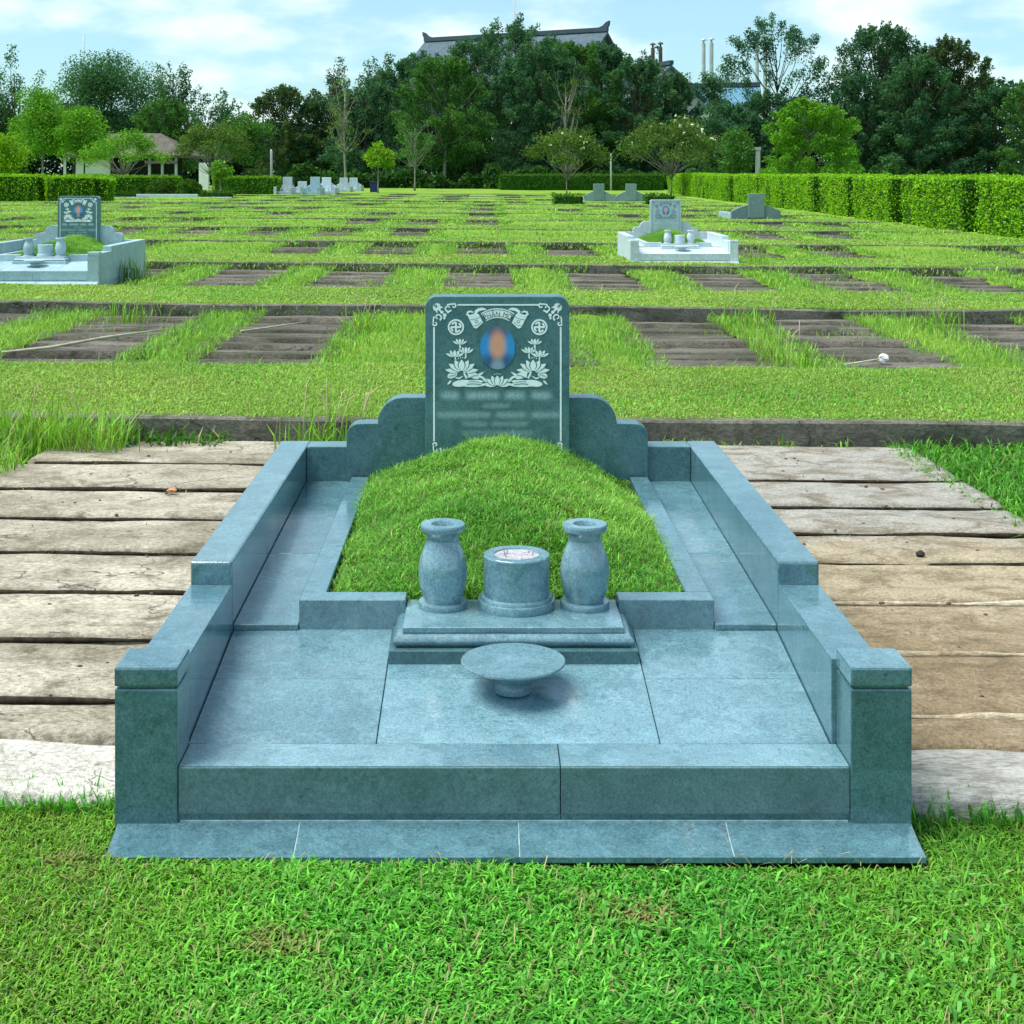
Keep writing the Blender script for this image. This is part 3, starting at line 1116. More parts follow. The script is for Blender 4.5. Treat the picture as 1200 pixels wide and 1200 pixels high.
# ------------------------------------------------------------------ altar table, vases, incense holder, dish
ped = thing('altar_pedestal', 'low moulded stone offering table holding two vases and the incense holder', 'pedestal', (0.0785, 3.85, 0.2))
mb = MB()
PXL, PXR = -0.243, 0.400
mb.box(PXL, PXR, 3.730, 3.9385, 0.185, 0.240, 0.002, 1)
mb.build('base_slab', SD, ped)
mb = MB()
prof = []
for q in np.linspace(-0.5, 0.5, 9):
    prof.append((0.006 - 0.010 * math.cos(q * math.pi) , 0.2405 + (q + 0.5) * 0.031))
yb = 3.752
pts = [(yb + a, z) for a, z in prof]
loop = []
V, Fc = [], []
rings = []
for a, z in [(0.012, 0.2402)] + prof + [(0.016, 0.2735)]:
    rings.append([(PXL + 0.014 + a, yb + a, z), (PXR - 0.014 - a, yb + a, z), (PXR - 0.014 - a, 3.9385, z), (PXL + 0.014 + a, 3.9385, z)])
for rr in rings: V += rr
for i in range(len(rings) - 1):
    for k in range(4):
        k2 = (k + 1) % 4
        Fc.append((i * 4 + k, i * 4 + k2, (i + 1) * 4 + k2, (i + 1) * 4 + k))
Fc.append(tuple((len(rings) - 1) * 4 + k for k in range(4)))
mb.add(V, Fc)
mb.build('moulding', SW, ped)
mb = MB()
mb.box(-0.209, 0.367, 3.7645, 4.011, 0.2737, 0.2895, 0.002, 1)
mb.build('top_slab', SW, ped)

VT = 0.2896


def vase(x, y, label):
    v = thing('stone_vase', label, 'vase', (x, y, VT), 'pair of stone flower vases')
    c = (x, y, VT)
    b = MB()
    b.lathe([[(0.0, 0.0), (0.066, 0.0)], [(0.066, 0.0), (0.0670, 0.003), (0.0670, 0.0135), (0.0655, 0.0165)], [(0.0655, 0.0165), (0.05, 0.0175)]], c)
    b.build('foot_disc', SW, v)
    b = MB()
    outer = [(0.0505, 0.017), (0.0560, 0.032), (0.0615, 0.052), (0.0652, 0.072), (0.0668, 0.090), (0.0664, 0.105), (0.0640, 0.122),
             (0.0595, 0.140), (0.0535, 0.157), (0.0475, 0.171), (0.0445, 0.182), (0.0440, 0.190), (0.0465, 0.199), (0.0515, 0.206)]
    b.lathe([outer, [(0.0515, 0.206), (0.0590, 0.208)], [(0.0590, 0.208), (0.0605, 0.211), (0.0605, 0.2225), (0.0590, 0.2255)],
             [(0.0590, 0.2255), (0.0330, 0.2255)], [(0.0330, 0.2255), (0.0305, 0.221), (0.029, 0.19), (0.03, 0.13)], [(0.03, 0.13), (0.0, 0.128)]], c, 56)
    b.build('body', SW, v)
    return v


vase(-0.109, 3.948, 'left stone vase, on the offering table left of the incense holder')
vase(0.277, 3.948, 'right stone vase, on the offering table right of the incense holder')

inc = thing('incense_holder', 'round stone incense holder between the two vases', 'incense holder', (0.0912, 3.95, VT))
c = (0.0912, 3.95, VT)
b = MB()
b.lathe([[(0, 0), (0.1045, 0)], [(0.1045, 0), (0.1055, 0.003), (0.1055, 0.019), (0.1045, 0.022)], [(0.1045, 0.022), (0.099, 0.0225)],
         [(0.099, 0.0225), (0.0985, 0.030), (0.0965, 0.033)], [(0.0965, 0.033), (0.09, 0.0335)]], c, 56)
b.build('base_ring', SW, inc)
b = MB()
b.lathe([[(0.0905, 0.033), (0.0905, 0.138)], [(0.0905, 0.138), (0.0893, 0.1415), (0.0880, 0.1425)], [(0.0880, 0.1425), (0.062, 0.1425)],
         [(0.062, 0.1425), (0.0605, 0.1385)]], c, 56)
b.build('cylinder', SW, inc)
t = NT('incense_ash')
cc = t.coords()
n1 = t.noise(cc, 38, 6, 0.75, 1.5)
colr = t.mix(t.ramp(n1, 0.38, 0.6), (0.30, 0.28, 0.33), (0.50, 0.52, 0.55))
colr = t.mix(t.ramp(t.noise(cc, 30, 5, 0.8, 2), 0.60, 0.66), colr, (0.05, 0.05, 0.06))
t.bsdf(colr, 0.9, 0.2, n1, 0.006, 1.0)
b = MB()
b.lathe([[(0.0607, 0.1385), (0.05, 0.1392), (0.03, 0.1388), (0.012, 0.1396), (0.0, 0.139)]], c, 40)
b.build('ash', t.m, inc)
stem = MB()
for k in range(5):
    a = random.uniform(0, 6.28)
    q = random.uniform(0.01, 0.045)
    x_, y_ = c[0] + q * math.cos(a), c[1] + q * math.sin(a)
    stem.tube([(x_, y_, VT + 0.136), (x_ + random.uniform(-0.006, 0.006), y_, VT + 0.136 + random.uniform(0.008, 0.02))], [0.0012, 0.001], 5)
stem.build('incense_stub', plain_mat('burnt_red_stick', (0.24, 0.05, 0.07), 0.8), inc)

DY = 3.585
dz = fz(DY) + 0.0005
dish = thing('offering_dish', 'shallow round stone offering dish on a foot, on the floor in front of the altar', 'dish', (0.0745, DY, dz))
c = (0.0745, DY, dz)
b = MB()
b.lathe([[(0.0, 0.0), (0.046, 0.0)], [(0.046, 0.0), (0.0475, 0.004), (0.0455, 0.018), (0.047, 0.03), (0.055, 0.036)]], c, 48)
b.build('foot', SW, dish)
b = MB()
b.lathe([[(0.046, 0.034), (0.08, 0.045), (0.108, 0.058), (0.1265, 0.069)], [(0.1265, 0.069), (0.1295, 0.0715), (0.1295, 0.0745), (0.128, 0.0765)],
         [(0.128, 0.0765), (0.119, 0.0755), (0.09, 0.0715), (0.04, 0.069), (0.0, 0.0685)]], c, 64)
b.build('bowl', SW, dish)


# ------------------------------------------------------------------ concrete plank covers beside the near grave
def plank(mb, x0, x1, y0, y1, z, th=0.06, amp=0.006, tilt=0.0, seed=0, nx=40, ny=7, edge=0.012):
    xs = np.linspace(x0, x1, nx)
    ys = np.linspace(y0, y1, ny)
    X, Y = np.meshgrid(xs, ys)
    ed = np.zeros_like(Y)
    e0 = edge * vnoise(xs, xs * 0 + seed, seed, 9, 3)
    e1 = edge * vnoise(xs, xs * 0 + seed + 5, seed + 1, 9, 3)
    t_ = (Y - y0) / (y1 - y0)
    Y = Y + e0[None, :] * (1 - t_) + e1[None, :] * t_
    eb = np.minimum(t_, 1 - t_)
    Z = gz(X) + z + amp * vnoise(X * 1.0, Y, seed + 2, 6, 4) + tilt * (0.5 - t_) - 0.010 * np.clip(1 - eb / 0.05, 0, 1) ** 1.5
    V = np.stack([X.ravel(), Y.ravel(), Z.ravel()], 1)
    i = (np.arange(ny - 1)[:, None] * nx + np.arange(nx - 1)[None, :]).ravel()
    Q = np.stack([i, i + 1, i + nx + 1, i + nx], 1)
    rim = np.concatenate([np.arange(nx), np.arange(1, ny) * nx + nx - 1, (ny - 1) * nx + np.arange(nx - 2, -1, -1), np.arange(ny - 2, 0, -1) * nx])
    b = len(V)
    W_ = V[rim].copy()
    W_[:, 2] = gz(W_[:, 0]) + z - th
    V = np.concatenate([V, W_])
    k = np.arange(len(rim))
    k2 = (k + 1) % len(rim)
    Q = np.concatenate([Q, np.stack([rim[k2], rim[k], b + k, b + k2], 1)])
    mb.add(V.tolist(), Q.tolist(), True)


edges_l = [3.665, 3.94, 4.45, 4.95, 5.46, 5.99, 6.55, 7.12, 7.78]
cov = thing('plank_cover', 'weathered beige concrete planks laid left of the near grave', 'plank cover', (-1.5, 5.5, 0.0))
for i, (a, b_) in enumerate(zip(edges_l[:-1], edges_l[1:])):
    mb = MB()
    plank(mb, -2.32 + 0.1 * math.sin(i * 2.1), LXO - 0.012, a + 0.011, b_ - 0.012, 0.036 + 0.004 * math.sin(i * 3.3), 0.08, 0.004, 0.013, 100 + i * 7, 60, 11)
    mb.build('plank', M['conc_l'], cov)
COV_L = cov
edges_r = [3.645, 3.86, 4.37, 4.90, 5.40, 5.84, 6.30, 6.85, 7.78]
mats_r = ['conc_r2', 'conc_r2', 'conc_r2', 'conc_r', 'conc_r', 'conc_l', 'conc_g', 'conc_g']
cov = thing('plank_cover', 'sandy tan concrete planks laid right of the near grave', 'plank cover', (1.5, 5.5, 0.0))
for i, (a, b_) in enumerate(zip(edges_r[:-1], edges_r[1:])):
    mb = MB()
    if i == 3: b_ = b_ + 0.004
    plank(mb, RXO + 0.012, 2.62 if i < 5 else 2.26, a + (0.008 if i != 4 else 0.001), b_ - 0.010, 0.036 + 0.003 * math.sin(i * 2.3 + 1), 0.08,
          0.005 if i < 3 else 0.004, 0.013 if i > 4 else 0.006, 300 + i * 7, 60, 11)
    o = mb.build('plank', M['sandy'], cov)
    if i < 3: o['label'] = 'tan plank under a film of sandy soil'
M['joint'] = plain_mat('joint_soil_and_shade', (0.038, 0.032, 0.022), 0.95, 0.05, 0.5, 25)  # soil strips, with the shade of the plank gaps put into their dark colour


def joint(name, ys, x0, x1, parent, seed):
    mb = MB()
    for y_ in ys:
        xs = np.linspace(x0, x1, 70)
        a = 0.006 * vnoise(xs, xs * 0, seed + int(y_ * 50), 6)
        r_ = 0.0075 + 0.0055 * vnoise(xs, xs * 0, seed + int(y_ * 70), 5)
        mb.tube([(x, y_ + q, float(gz(x)) + 0.024) for x, q in zip(xs, a)], [max(0.003, v) for v in r_], 8)
    mb.build(name, M['joint'], parent)


for y_ in edges_l[1:-1]:
    joint('joint_soil_shade', [y_], -2.2, LXO - 0.014, COV_L, 11)
for y_ in edges_r[4:-1]:
    joint('joint_soil_shade', [y_], RXO + 0.014, 2.25, cov, 12)
# pale ridges of mortar between the sandy planks
for y_ in (3.86, 4.37, 4.90):
    mb = MB()
    xs = np.linspace(RXO + 0.015, 2.6, 40)
    wv = 0.008 * vnoise(xs, xs * 0, int(y_ * 100), 5)
    w2 = vnoise(xs, xs * 0, int(y_ * 100) + 3, 7)
    mb.tube([(x, y_ + 1.6 * a, float(gz(x)) + 0.026 + 0.3 * a) for x, a in zip(xs, wv)], [max(0.002, 0.010 + 0.010 * q) for q in w2], 8)
    mb.build('mortar_ridge', M['conc_r'], cov)

mb = MB()
plank(mb, -3.0, -0.818, 3.318, 3.655, 0.040, 0.09, 0.012, 0.015, 501, 90, 15, 0.016)
tag(mb.build('edging_block', M['conc_w']), 'rough pale concrete edging strip at the left grave post', 'edging')
mb = MB()
plank(mb, 0.952, 3.2, 3.318, 3.635, 0.040, 0.09, 0.009, 0.015, 517, 90, 15, 0.010)
tag(mb.build('edging_block', M['conc_g']), 'rough grey concrete edging strip at the right grave post', 'edging')


# pebbles, crumbs and leaf litter lying on the planks
def crumb(mb, x, y, z, s, seed, flat=0.5):
    bm = bmesh.new()
    bmesh.ops.create_icosphere(bm, subdivisions=2, radius=1)
    r_ = random.Random(seed)
    ph = [r_.uniform(0, 6) for _ in range(6)]
    for v in bm.verts:
        q = 1 + 0.25 * math.sin(3 * v.co.x + ph[0]) * math.sin(3 * v.co.y + ph[1]) + 0.15 * math.sin(5 * v.co.z + ph[2] + 4 * v.co.x)
        v.co = Vector((v.co.x * q * s + x, v.co.y * q * s * 0.8 + y, v.co.z * q * s * flat + z + s * flat * 0.6))
    mb.bm_add(bm)


mb = MB()
pp = px(1078, 647, 5.46)
crumb(mb, pp.x, 5.46, 0.040 + float(gz(pp.x)), 0.018, 4, 0.7)
tag(mb.build('stone', plain_mat('black_stone', (0.03, 0.028, 0.025), 0.8)), 'small black stone lying on the sandy planks at right', 'stone')
mb = MB()
pp = px(204, 577, 6.5)
crumb(mb, pp.x, 6.45, 0.040 + float(gz(pp.x)), 0.022, 5, 0.4)
tag(mb.build('litter', plain_mat('orange_wrapper', (0.62, 0.22, 0.10), 0.6)), 'small scrap of orange litter on the beige planks at left', 'litter')

mb = MB()
for i in range(150):
    side = random.random() < 0.5
    x = random.uniform(-2.1, LXO - 0.03) if side else random.uniform(RXO + 0.03, 2.2)
    y = random.uniform(3.7, 7.4)
    crumb(mb, x, y, 0.034 + float(gz(x)), random.uniform(0.003, 0.009), i, 0.6)
tag(mb.build('soil_crumbs', plain_mat('dry_soil', (0.12, 0.09, 0.055), 0.95)), 'crumbs of dry soil and grit scattered over the near concrete planks', 'crumbs', kind='stuff')

# ------------------------------------------------------------------ plank covers of the rows behind
ORD = ['first', 'second', 'third', 'fourth', 'fifth', 'sixth', 'seventh', 'eighth', 'ninth', 'tenth', 'eleventh', 'twelfth', 'thirteenth',
       'fourteenth', 'fifteenth', 'sixteenth', 'seventeenth', 'eighteenth', 'nineteenth', 'twentieth', 'twenty-first', 'twenty-second', 'twenty-third', 'twenty-fourth']
COVERS = {}
rr_ = random.Random(5)
for k in range(0, NROW - 1):
    y0 = KERB0 + PITCH * k + LAWNW
    y1 = KERB0 + PITCH * (k + 1)
    x0, x1 = row_x(k)
    lst = []
    jlo, jhi = math.floor((x0 - 0.97) / 1.6), math.ceil((x1 - 0.97) / 1.6)
    for j in range(jlo, jhi):
        xa = 0.97 + 1.6 * j + rr_.uniform(-0.05, 0.05) + (0.22 if k == 0 and j in (0, -1) else 0)
        wd = 1.16 + rr_.uniform(-0.05, 0.05)
        xb = xa + wd
        ym = (y0 + y1) / 2
        if xb * F / ym + PX0 < -30 or xa * F / ym + PX0 > 1230: continue
        if k >= 2 and rr_.random() < (0.10 if k == 2 else 0.42): continue
        if xb > x1 - 0.2: continue
        lst.append((xa, xb))
    COVERS[k] = lst
    for q, (xa, xb) in enumerate(lst):
        mb = MB()
        npl = 8
        ee = np.linspace(y0 + (0.05 if k < 2 else rr_.uniform(0.0, 0.8)), y1 - 0.02, npl + 1)
        for i in range(npl):
            sh = rr_.uniform(-0.11, 0.11)
            plank(mb, xa + sh, xb + sh + rr_.uniform(-0.05, 0.05), ee[i] + 0.02, ee[i + 1] - rr_.uniform(0.04, 0.09), (0.030 if k < 3 else 0.06) + rr_.uniform(-0.02, 0.025), 0.11, 0.006,
                  rr_.uniform(0.0, 0.035), k * 97 + q * 11 + i, 20 if k < 2 else 6, 5 if k < 2 else 3, 0.01)
        if k == 0:
            lb = 'dark mossy plank cover in the first row behind the near grave, %s from the left' % ORD[q]
        else:
            lb = 'overgrown dark plank cover in the %s row behind the near grave, %s from the left' % (ORD[k], ORD[q])
        tag(mb.build('plank_cover', M['conc_d']), lb, 'plank cover', 'dark plank covers in the rows behind')

# ------------------------------------------------------------------ far graves: copies of the near one in paler stone
far_l = {'skirt': 'stone_pale', 'corner_post': 'stone_pale', 'cap': 'stone_pale'}


def repaint(mat_body, stele, carve, front=None):
    def f(o):
        nm = o.name.split('.')[0]
        if nm in ('grass', 'soil', 'portrait', 'ash', 'incense_stub', 'grout_line'): return None
        if nm == 'slab': return stele
        if o.material_slots[0].material.name.startswith(('white_paint',)): return carve
        if o.material_slots[0].material.name.startswith(('dark_letter', 'stele_gr')): return stele
        return mat_body
    return f


def find(nm):
    return [o for o in COL.objects if o.name.split('.')[0] == nm and o.parent is None]


near_set = [tomb, mound, head, ped, dish, inc] + find('stone_vase')


def far_grave(dx, dy, dz_, sc, swap, labels):
    piv = Vector((0.06, 3.1, 0))
    out = []
    for o in near_set:
        c_ = copy_tree(o, None, swap)
        off = (Vector(o.location) - piv) * sc
        c_.location = piv + Vector((dx, dy, dz_)) + off
        c_.scale = (sc, sc, sc)
        key = o.name
        c_['label'] = labels[key]
        out.append(c_)
    return out


names = [o.name for o in near_set]
def lbl(*a): return dict(zip(names, a))


sw1 = repaint(M['stone_pale'], None, M['carve'])
far_grave(-5.43, 13.75, LTOP - 0.02 + float(gz(-5.4)), 1.0, sw1, lbl(
    'pale blue-grey granite grave enclosure cut off by the left edge of the photo',
    'round grassy burial mound inside the grave at the left edge',
    'dark headstone with a reddish portrait at the left edge grave',
    'pale offering table of the grave at the left edge',
    'small round offering dish of the grave at the left edge',
    'round incense holder of the grave at the left edge',
    'left vase of the grave at the left edge',
    'right vase of the grave at the left edge'))
sw2 = repaint(M['stone_white'], M['stele_white'], M['carve_grey'])
rg = far_grave(2.98, 18.75, 0.09, 0.93, sw2, lbl(
    'whitish granite grave enclosure standing alone on the lawn at right behind the near headstone',
    'low grassy burial mound inside the whitish grave at right',
    'pale headstone with grey carving on the whitish grave at right',
    'pale offering table in the whitish grave at right',
    'round offering dish in the whitish grave at right',
    'round incense holder in the whitish grave at right',
    'left vase in the whitish grave at right',
    'right vase in the whitish grave at right'))


# tiny graves far off
def simple_grave(x, y, mat, label, wdt=1.6, hs=1.0, stele=True):
    z = LTOP + float(gz(x)) - 0.03
    g_ = thing('small_grave', label, 'grave', (x, y, z), 'small pale graves far across the field')
    mb = MB()
    h = wdt / 2
    mb.box(x - h, x + h, y, y + 0.12, z, z + 0.20 * hs, 0.01)
    mb.box(x - h, x - h + 0.13, y + 0.121, y + 2.3, z, z + 0.42 * hs, 0.01)
    mb.box(x + h - 0.13, x + h, y + 0.121, y + 2.3, z, z + 0.42 * hs, 0.01)
    mb.box(x - h + 0.131, x + h - 0.131, y + 0.121, y + 2.3, z, z + 0.12, 0)
    mb.build('enclosure', mat, g_)
    for sx in (-1, 1):
        mb = MB()
        mb.box(x + sx * (h - 0.07) - 0.085, x + sx * (h - 0.07) + 0.085, y - 0.09, y - 0.001, z, z + 0.5 * hs, 0.01)
        mb.build('post', mat, g_)
    pr = [(-0.62, 0), (-0.62, 0.52), (-0.45, 0.6), (-0.33, 0.72), (0.33, 0.72), (0.45, 0.6), (0.62, 0.52), (0.62, 0)]
    mb = MB()
    mb.prism([(x + a * wdt / 1.6, y + 2.301, z + b * hs) for a, b in pr], (0, 0.12, 0), 0.01, 1)
    mb.build('headboard', mat, g_)
    if stele:
        mb = MB()
        mb.box(x - 0.28, x + 0.28, y + 2.18, y + 2.30, z + 0.121, z + 1.08 * hs, 0.02)
        mb.build('headstone', mat, g_)
    for sx in (-1, 1):
        mb = MB()
        mb.lathe([[(0.07, 0), (0.075, 0.1), (0.05, 0.2), (0.07, 0.25)], [(0.07, 0.25), (0, 0.25)]], (x + sx * 0.25, y + 0.75, z + 0.12), 12)
        mb.build('vase', mat, g_)
    return g_


for xp, d, m_, lb in ((331, 84, 'stone_white', 'white grave far left of the middle, leftmost of the far cluster'),
                      (349, 88, 'stone_white', 'white grave in the far cluster, second from the left'),
                      (364, 82, 'stone_pale', 'blue-white grave in the far cluster, nearest of the group'),
                      (378, 86, 'stone_white', 'white grave with the tall stone in the far cluster, fourth from the left'),
                      (399, 96, 'stone_white', 'small white grave behind the far cluster, left of the last one'),
                      (411, 99, 'stone_white', 'small white grave at the far right end of the far cluster')):
    simple_grave((xp - PX0) * d / F, d, M[m_], lb, 1.25 + 0.3 * math.sin(xp), 0.82 + 0.14 * math.sin(xp * 2.3))


# graves on the right that turn their plain grey backs to the camera
def grave_back(x, y, wdt, heads, label, low, rise, sx, hw, ht):
    z = LTOP + float(gz(x)) - 0.04
    g_ = thing('grave_surround', label, 'grave', (x, y, z), 'grey graves seen from behind')
    pts = []
    h = wdt / 2
    N = 40
    for i in range(N + 1):
        q = -h + wdt * i / N
        zz = low
        for hx in heads:
            u = abs(q - hx)
            zz = max(zz, low + rise * max(0.0, math.cos(min(u / sx, 1) * math.pi / 2)) ** 0.9)
        pts.append((x + q, y, z + zz))
    pts = [(x - h, y, z)] + pts + [(x + h, y, z)]
    mb = MB()
    mb.prism(pts, (0, 0.15, 0), 0.008, 1)
    mb.build('back_wall', M['stone_grey'], g_)
    for hx in heads:
        mb = MB()
        mb.box(x + hx - hw, x + hx + hw, y - 0.05, y - 0.001, z + 0.05, z + ht, 0.02)
        mb.build('headstone', M['stone_grey'], g_)
    mb = MB()
    mb.box(x - h, x - h + 0.14, y + 0.151, y + 2.4, z, z + low, 0.01)
    mb.box(x + h - 0.14, x + h, y + 0.151, y + 2.4, z, z + low, 0.01)
    mb.build('side_wall', M['stone_pale'], g_)


d = 44.0
grave_back((886 - PX0) * d / F, d, 1.5, [-0.0], 'plain grey grave back with one square headstone near the right hedge', 0.20, 0.28, 0.85, 0.25, 0.80)
d = 70.0
grave_back((721 - PX0) * d / F, d, 3.0, [-0.80, 0.76], 'double grey grave back with two square headstones at the far hedge', 0.22, 0.34, 0.80, 0.27, 0.88)


# ------------------------------------------------------------------ leaves, hedges
def leaves(P, ln, wd, col, flat=0.0):
    n = len(P)
    a = RNG.normal(size=(n, 3))
    a /= np.linalg.norm(a, axis=1)[:, None]
    nr = RNG.normal(size=(n, 3)) + np.array([0, -0.35, 0.7 + flat])
    b = np.cross(a, nr)
    b /= np.linalg.norm(b, axis=1)[:, None] + 1e-9
    ln = np.broadcast_to(ln, (n,))[:, None] / 2
    wd = np.broadcast_to(wd, (n,))[:, None] / 2
    V = np.stack([P - a * ln, P + b * wd - a * ln * 0.1, P + a * ln, P - b * wd - a * ln * 0.1], 1).reshape(-1, 3)
    Q = np.arange(n)[:, None] * 4 + np.arange(4)[None, :]
    return V, Q, np.repeat(col, 4, axis=0)


def leafcol(n, base, spread=0.25, vary=0.25, bright=None, bf=0.0):
    b = np.array(base)
    c = b[None, :] * RNG.lognormal(0, spread, n)[:, None]
    c[:, 0] *= RNG.uniform(1 - vary, 1 + vary * 1.6, n)
    if bright is not None:
        k = RNG.random(n) < bf
        c[k] = np.array(bright) * RNG.lognormal(0, 0.2, k.sum())[:, None]
    return np.clip(c, 0.002, 0.8)


def hedge(name, label, blocks, base, bright, dens, size, group=None, cat='hedge', dome=False):
    """blocks: boxes (x0,x1,y0,y1,z0,z1); leaves on the clipped faces over a dark twiggy core"""
    x0, y0 = min(b[0] for b in blocks), min(b[2] for b in blocks)
    h = thing(name, label, cat, (x0, y0, min(b[4] for b in blocks)), group)
    core = MB()
    P = []
    for (xa, xb, ya, yb, za, zb) in blocks:
        q = size * 0.6
        core.box(xa + q, xb - q, ya + q, yb - q, za, zb - q, 0.03)
        fcs = [('z', (xb - xa) * (yb - ya)), ('x0', (yb - ya) * (zb - za)), ('x1', (yb - ya) * (zb - za)), ('y0', (xb - xa) * (zb - za)), ('y1', (xb - xa) * (zb - za))]
        for f, ar in fcs:
            d_ = dens * (0.12 if f in ('x1', 'y1') and xa > 0 else 1.0)
            n_ = max(4, int(ar * d_))
            X = RNG.uniform(xa, xb, n_); Y = RNG.uniform(ya, yb, n_); Z = RNG.uniform(za, zb, n_)
            if f == 'z': Z[:] = zb
            if f == 'x0': X[:] = xa
            if f == 'x1': X[:] = xb
            if f == 'y0': Y[:] = ya
            if f == 'y1': Y[:] = yb
            P.append(np.stack([X, Y, Z], 1))
    core.build('twigs', M['hedge_core'], h)
    P = np.concatenate(P)
    P += RNG.normal(0, size * 0.42, P.shape) + 0.07 * np.stack([vnoise(P[:, 1], P[:, 2], 71, 2.2), vnoise(P[:, 0], P[:, 2], 72, 2.2), 0.6 * vnoise(P[:, 0], P[:, 1], 73, 1.8)], 1)
    n_ = len(P)
    col = leafcol(n_, base, 0.3, 0.2, bright, 0.45)
    V, Q, C = leaves(P, RNG.uniform(0.7, 1.4, n_) * size, RNG.uniform(0.4, 0.75, n_) * size, col)
    np_mesh('leaves', V, Q, None, M['leaf'], h, C)
    return h


M['hedge_core'] = plain_mat('hedge_twigs', (0.022, 0.070, 0.010), 0.95, 0.05, 0.4, 5)
hz0 = lambda x: LTOP + float(gz(x)) - 0.12
top = 1.335
blocks = []
y = 26.0
rb_ = random.Random(8)
while y < 96:
    ln = rb_.uniform(2.6, 4.6) * (0.8 + y / 70)
    gap_ = rb_.uniform(0.5, 1.1) * (0.8 + y / 60)
    xo = 11.45 + rb_.uniform(-0.12, 0.15) + (y - 26) * 0.016
    blocks.append((xo, xo + 1.5, y, y + ln, hz0(11.5), top + rb_.uniform(-0.03, 0.03)))
    blocks.append((xo + 0.85, xo + 1.4, y + ln - 0.1, y + ln + gap_ + 0.1, hz0(11.5), top - 0.05))
    y += ln + gap_
hedge('clipped_hedge', 'long clipped bright green hedge with upright buttresses along the right side', blocks, (0.140, 0.370, 0.014), (0.290, 0.540, 0.022), 430, 0.066)
hedge('clipped_hedge', 'dark clipped hedge running straight across at the back right of the field', [(1.3, 14.0, 112, 113.4, 0.0, 1.28)], (0.040, 0.125, 0.012), (0.07, 0.19, 0.015), 130, 0.12)
bl = []
y = 62.0
x = -26.0
for i in range(4):
    wd = rb_.uniform(1.5, 2.4)
    bl.append((x, x + wd, 62 + rb_.uniform(-0.2, 0.2), 64, 0.1, 1.30 + rb_.uniform(-0.04, 0.05)))
    bl.append((x + wd - 0.1, x + wd + 0.5, 62.6, 63.9, 0.1, 1.22))
    x += wd + 0.4
hedge('clipped_hedge', 'clipped yellow-green hedge blocks at the left edge behind the left grave', bl, (0.13, 0.34, 0.010), (0.26, 0.48, 0.014), 260, 0.09)
for bl_, lb in (((-19.6, -16.0, 76, 77.2, 0.1, 1.25), 'mid green clipped hedge right of the yellow-green blocks, in front of the pavilion'),
                ((-15.6, -11.9, 84, 85.2, 0.1, 1.2), 'mid green clipped hedge under the forked tree, left of the far white graves'),
                ((-22.6, -19.8, 78, 79, 0.1, 1.3), 'mid green clipped hedge below the white wall of the pavilion')):
    hedge('clipped_hedge', lb, [bl_], (0.08, 0.22, 0.012), (0.16, 0.34, 0.014), 220, 0.10)
d = 62.0
hedge('clipped_hedge', 'low clipped hedge strip left of the double grey grave back', [((649 - PX0) * d / F, (685 - PX0) * d / F, d, d + 0.8, 0.1, 0.50)], (0.035, 0.11, 0.012), (0.07, 0.17, 0.014), 150, 0.1)
hedge('clipped_hedge', 'low clipped hedge strip right of the double grey grave back', [((757 - PX0) * d / F, (792 - PX0) * d / F, d, d + 0.8, 0.1, 0.50)], (0.035, 0.11, 0.012), (0.07, 0.17, 0.014), 150, 0.1)
d = 74.0
hedge('clipped_hedge', 'low dark box strip left of the round clipped bushes', [((127 - PX0) * d / F, (160 - PX0) * d / F, d, d + 0.8, 0.1, 0.46)], (0.02, 0.07, 0.01), (0.04, 0.11, 0.012), 150, 0.1)
hedge('clipped_hedge', 'low green box strip right of the round clipped bushes', [((233 - PX0) * d / F, (271 - PX0) * d / F, d, d + 0.8, 0.1, 0.50)], (0.03, 0.10, 0.012), (0.06, 0.15, 0.013), 150, 0.1)
mb = MB()
mb.box((160 - PX0) * d / F, (232 - PX0) * d / F, d - 0.1, d + 0.1, 0.05, 0.36, 0.02)
mb.box((126 - PX0) * d / F, (160 - PX0) * d / F - 0.01, d - 0.2, d - 0.05, 0.05, 0.21, 0.02)
mb.box((232 - PX0) * d / F + 0.01, (272 - PX0) * d / F, d - 0.2, d - 0.05, 0.05, 0.21, 0.02)
tag(mb.build('planter_wall', M['stone_white']), 'low white planter wall under the round clipped bushes', 'wall')


def bush(name, label, x, y, z, rx, rz, base, bright, n, size, group=None, ry=None):
    b_ = thing(name, label, 'bush', (x, y, z), group)
    u = RNG.normal(size=(n, 3))
    u /= np.linalg.norm(u, axis=1)[:, None]
    u[:, 2] = np.abs(u[:, 2])
    r_ = (1 + 0.10 * vnoise(u[:, 0] * 3 + x, u[:, 2] * 3 + u[:, 1], int(abs(x) * 10) % 90, 2)) * RNG.uniform(0.86, 1.04, n)
    P = np.stack([x + u[:, 0] * rx * r_, y + u[:, 1] * (ry or rx) * r_, z + u[:, 2] * rz * r_], 1)
    V, Q, C = leaves(P, RNG.uniform(0.7, 1.4, n) * size, RNG.uniform(0.4, 0.8, n) * size, leafcol(n, base, 0.3, 0.2, bright, 0.35))
    np_mesh('leaves', V, Q, None, M['leaf'], b_, C)
    core = MB()
    core.lathe([[(0.86 * rx * math.cos(t_), 0.86 * rz * math.sin(t_)) for t_ in np.linspace(0, math.pi / 2, 8)]], (x, y, z), 14)
    core.build('twigs', M['hedge_core'], b_)
    return b_


for xp, lb in ((183, 'round clipped dark green bush on the planter wall, left of the pair'), (217, 'round clipped dark green bush on the planter wall, right of the pair')):
    bush('round_bush', lb, (xp - PX0) * 74.6 / F, 75.6, 0.25, 0.72, 0.85, (0.035, 0.105, 0.012), (0.06, 0.15, 0.014), 2600, 0.11, 'pair of round clipped bushes', 0.8)


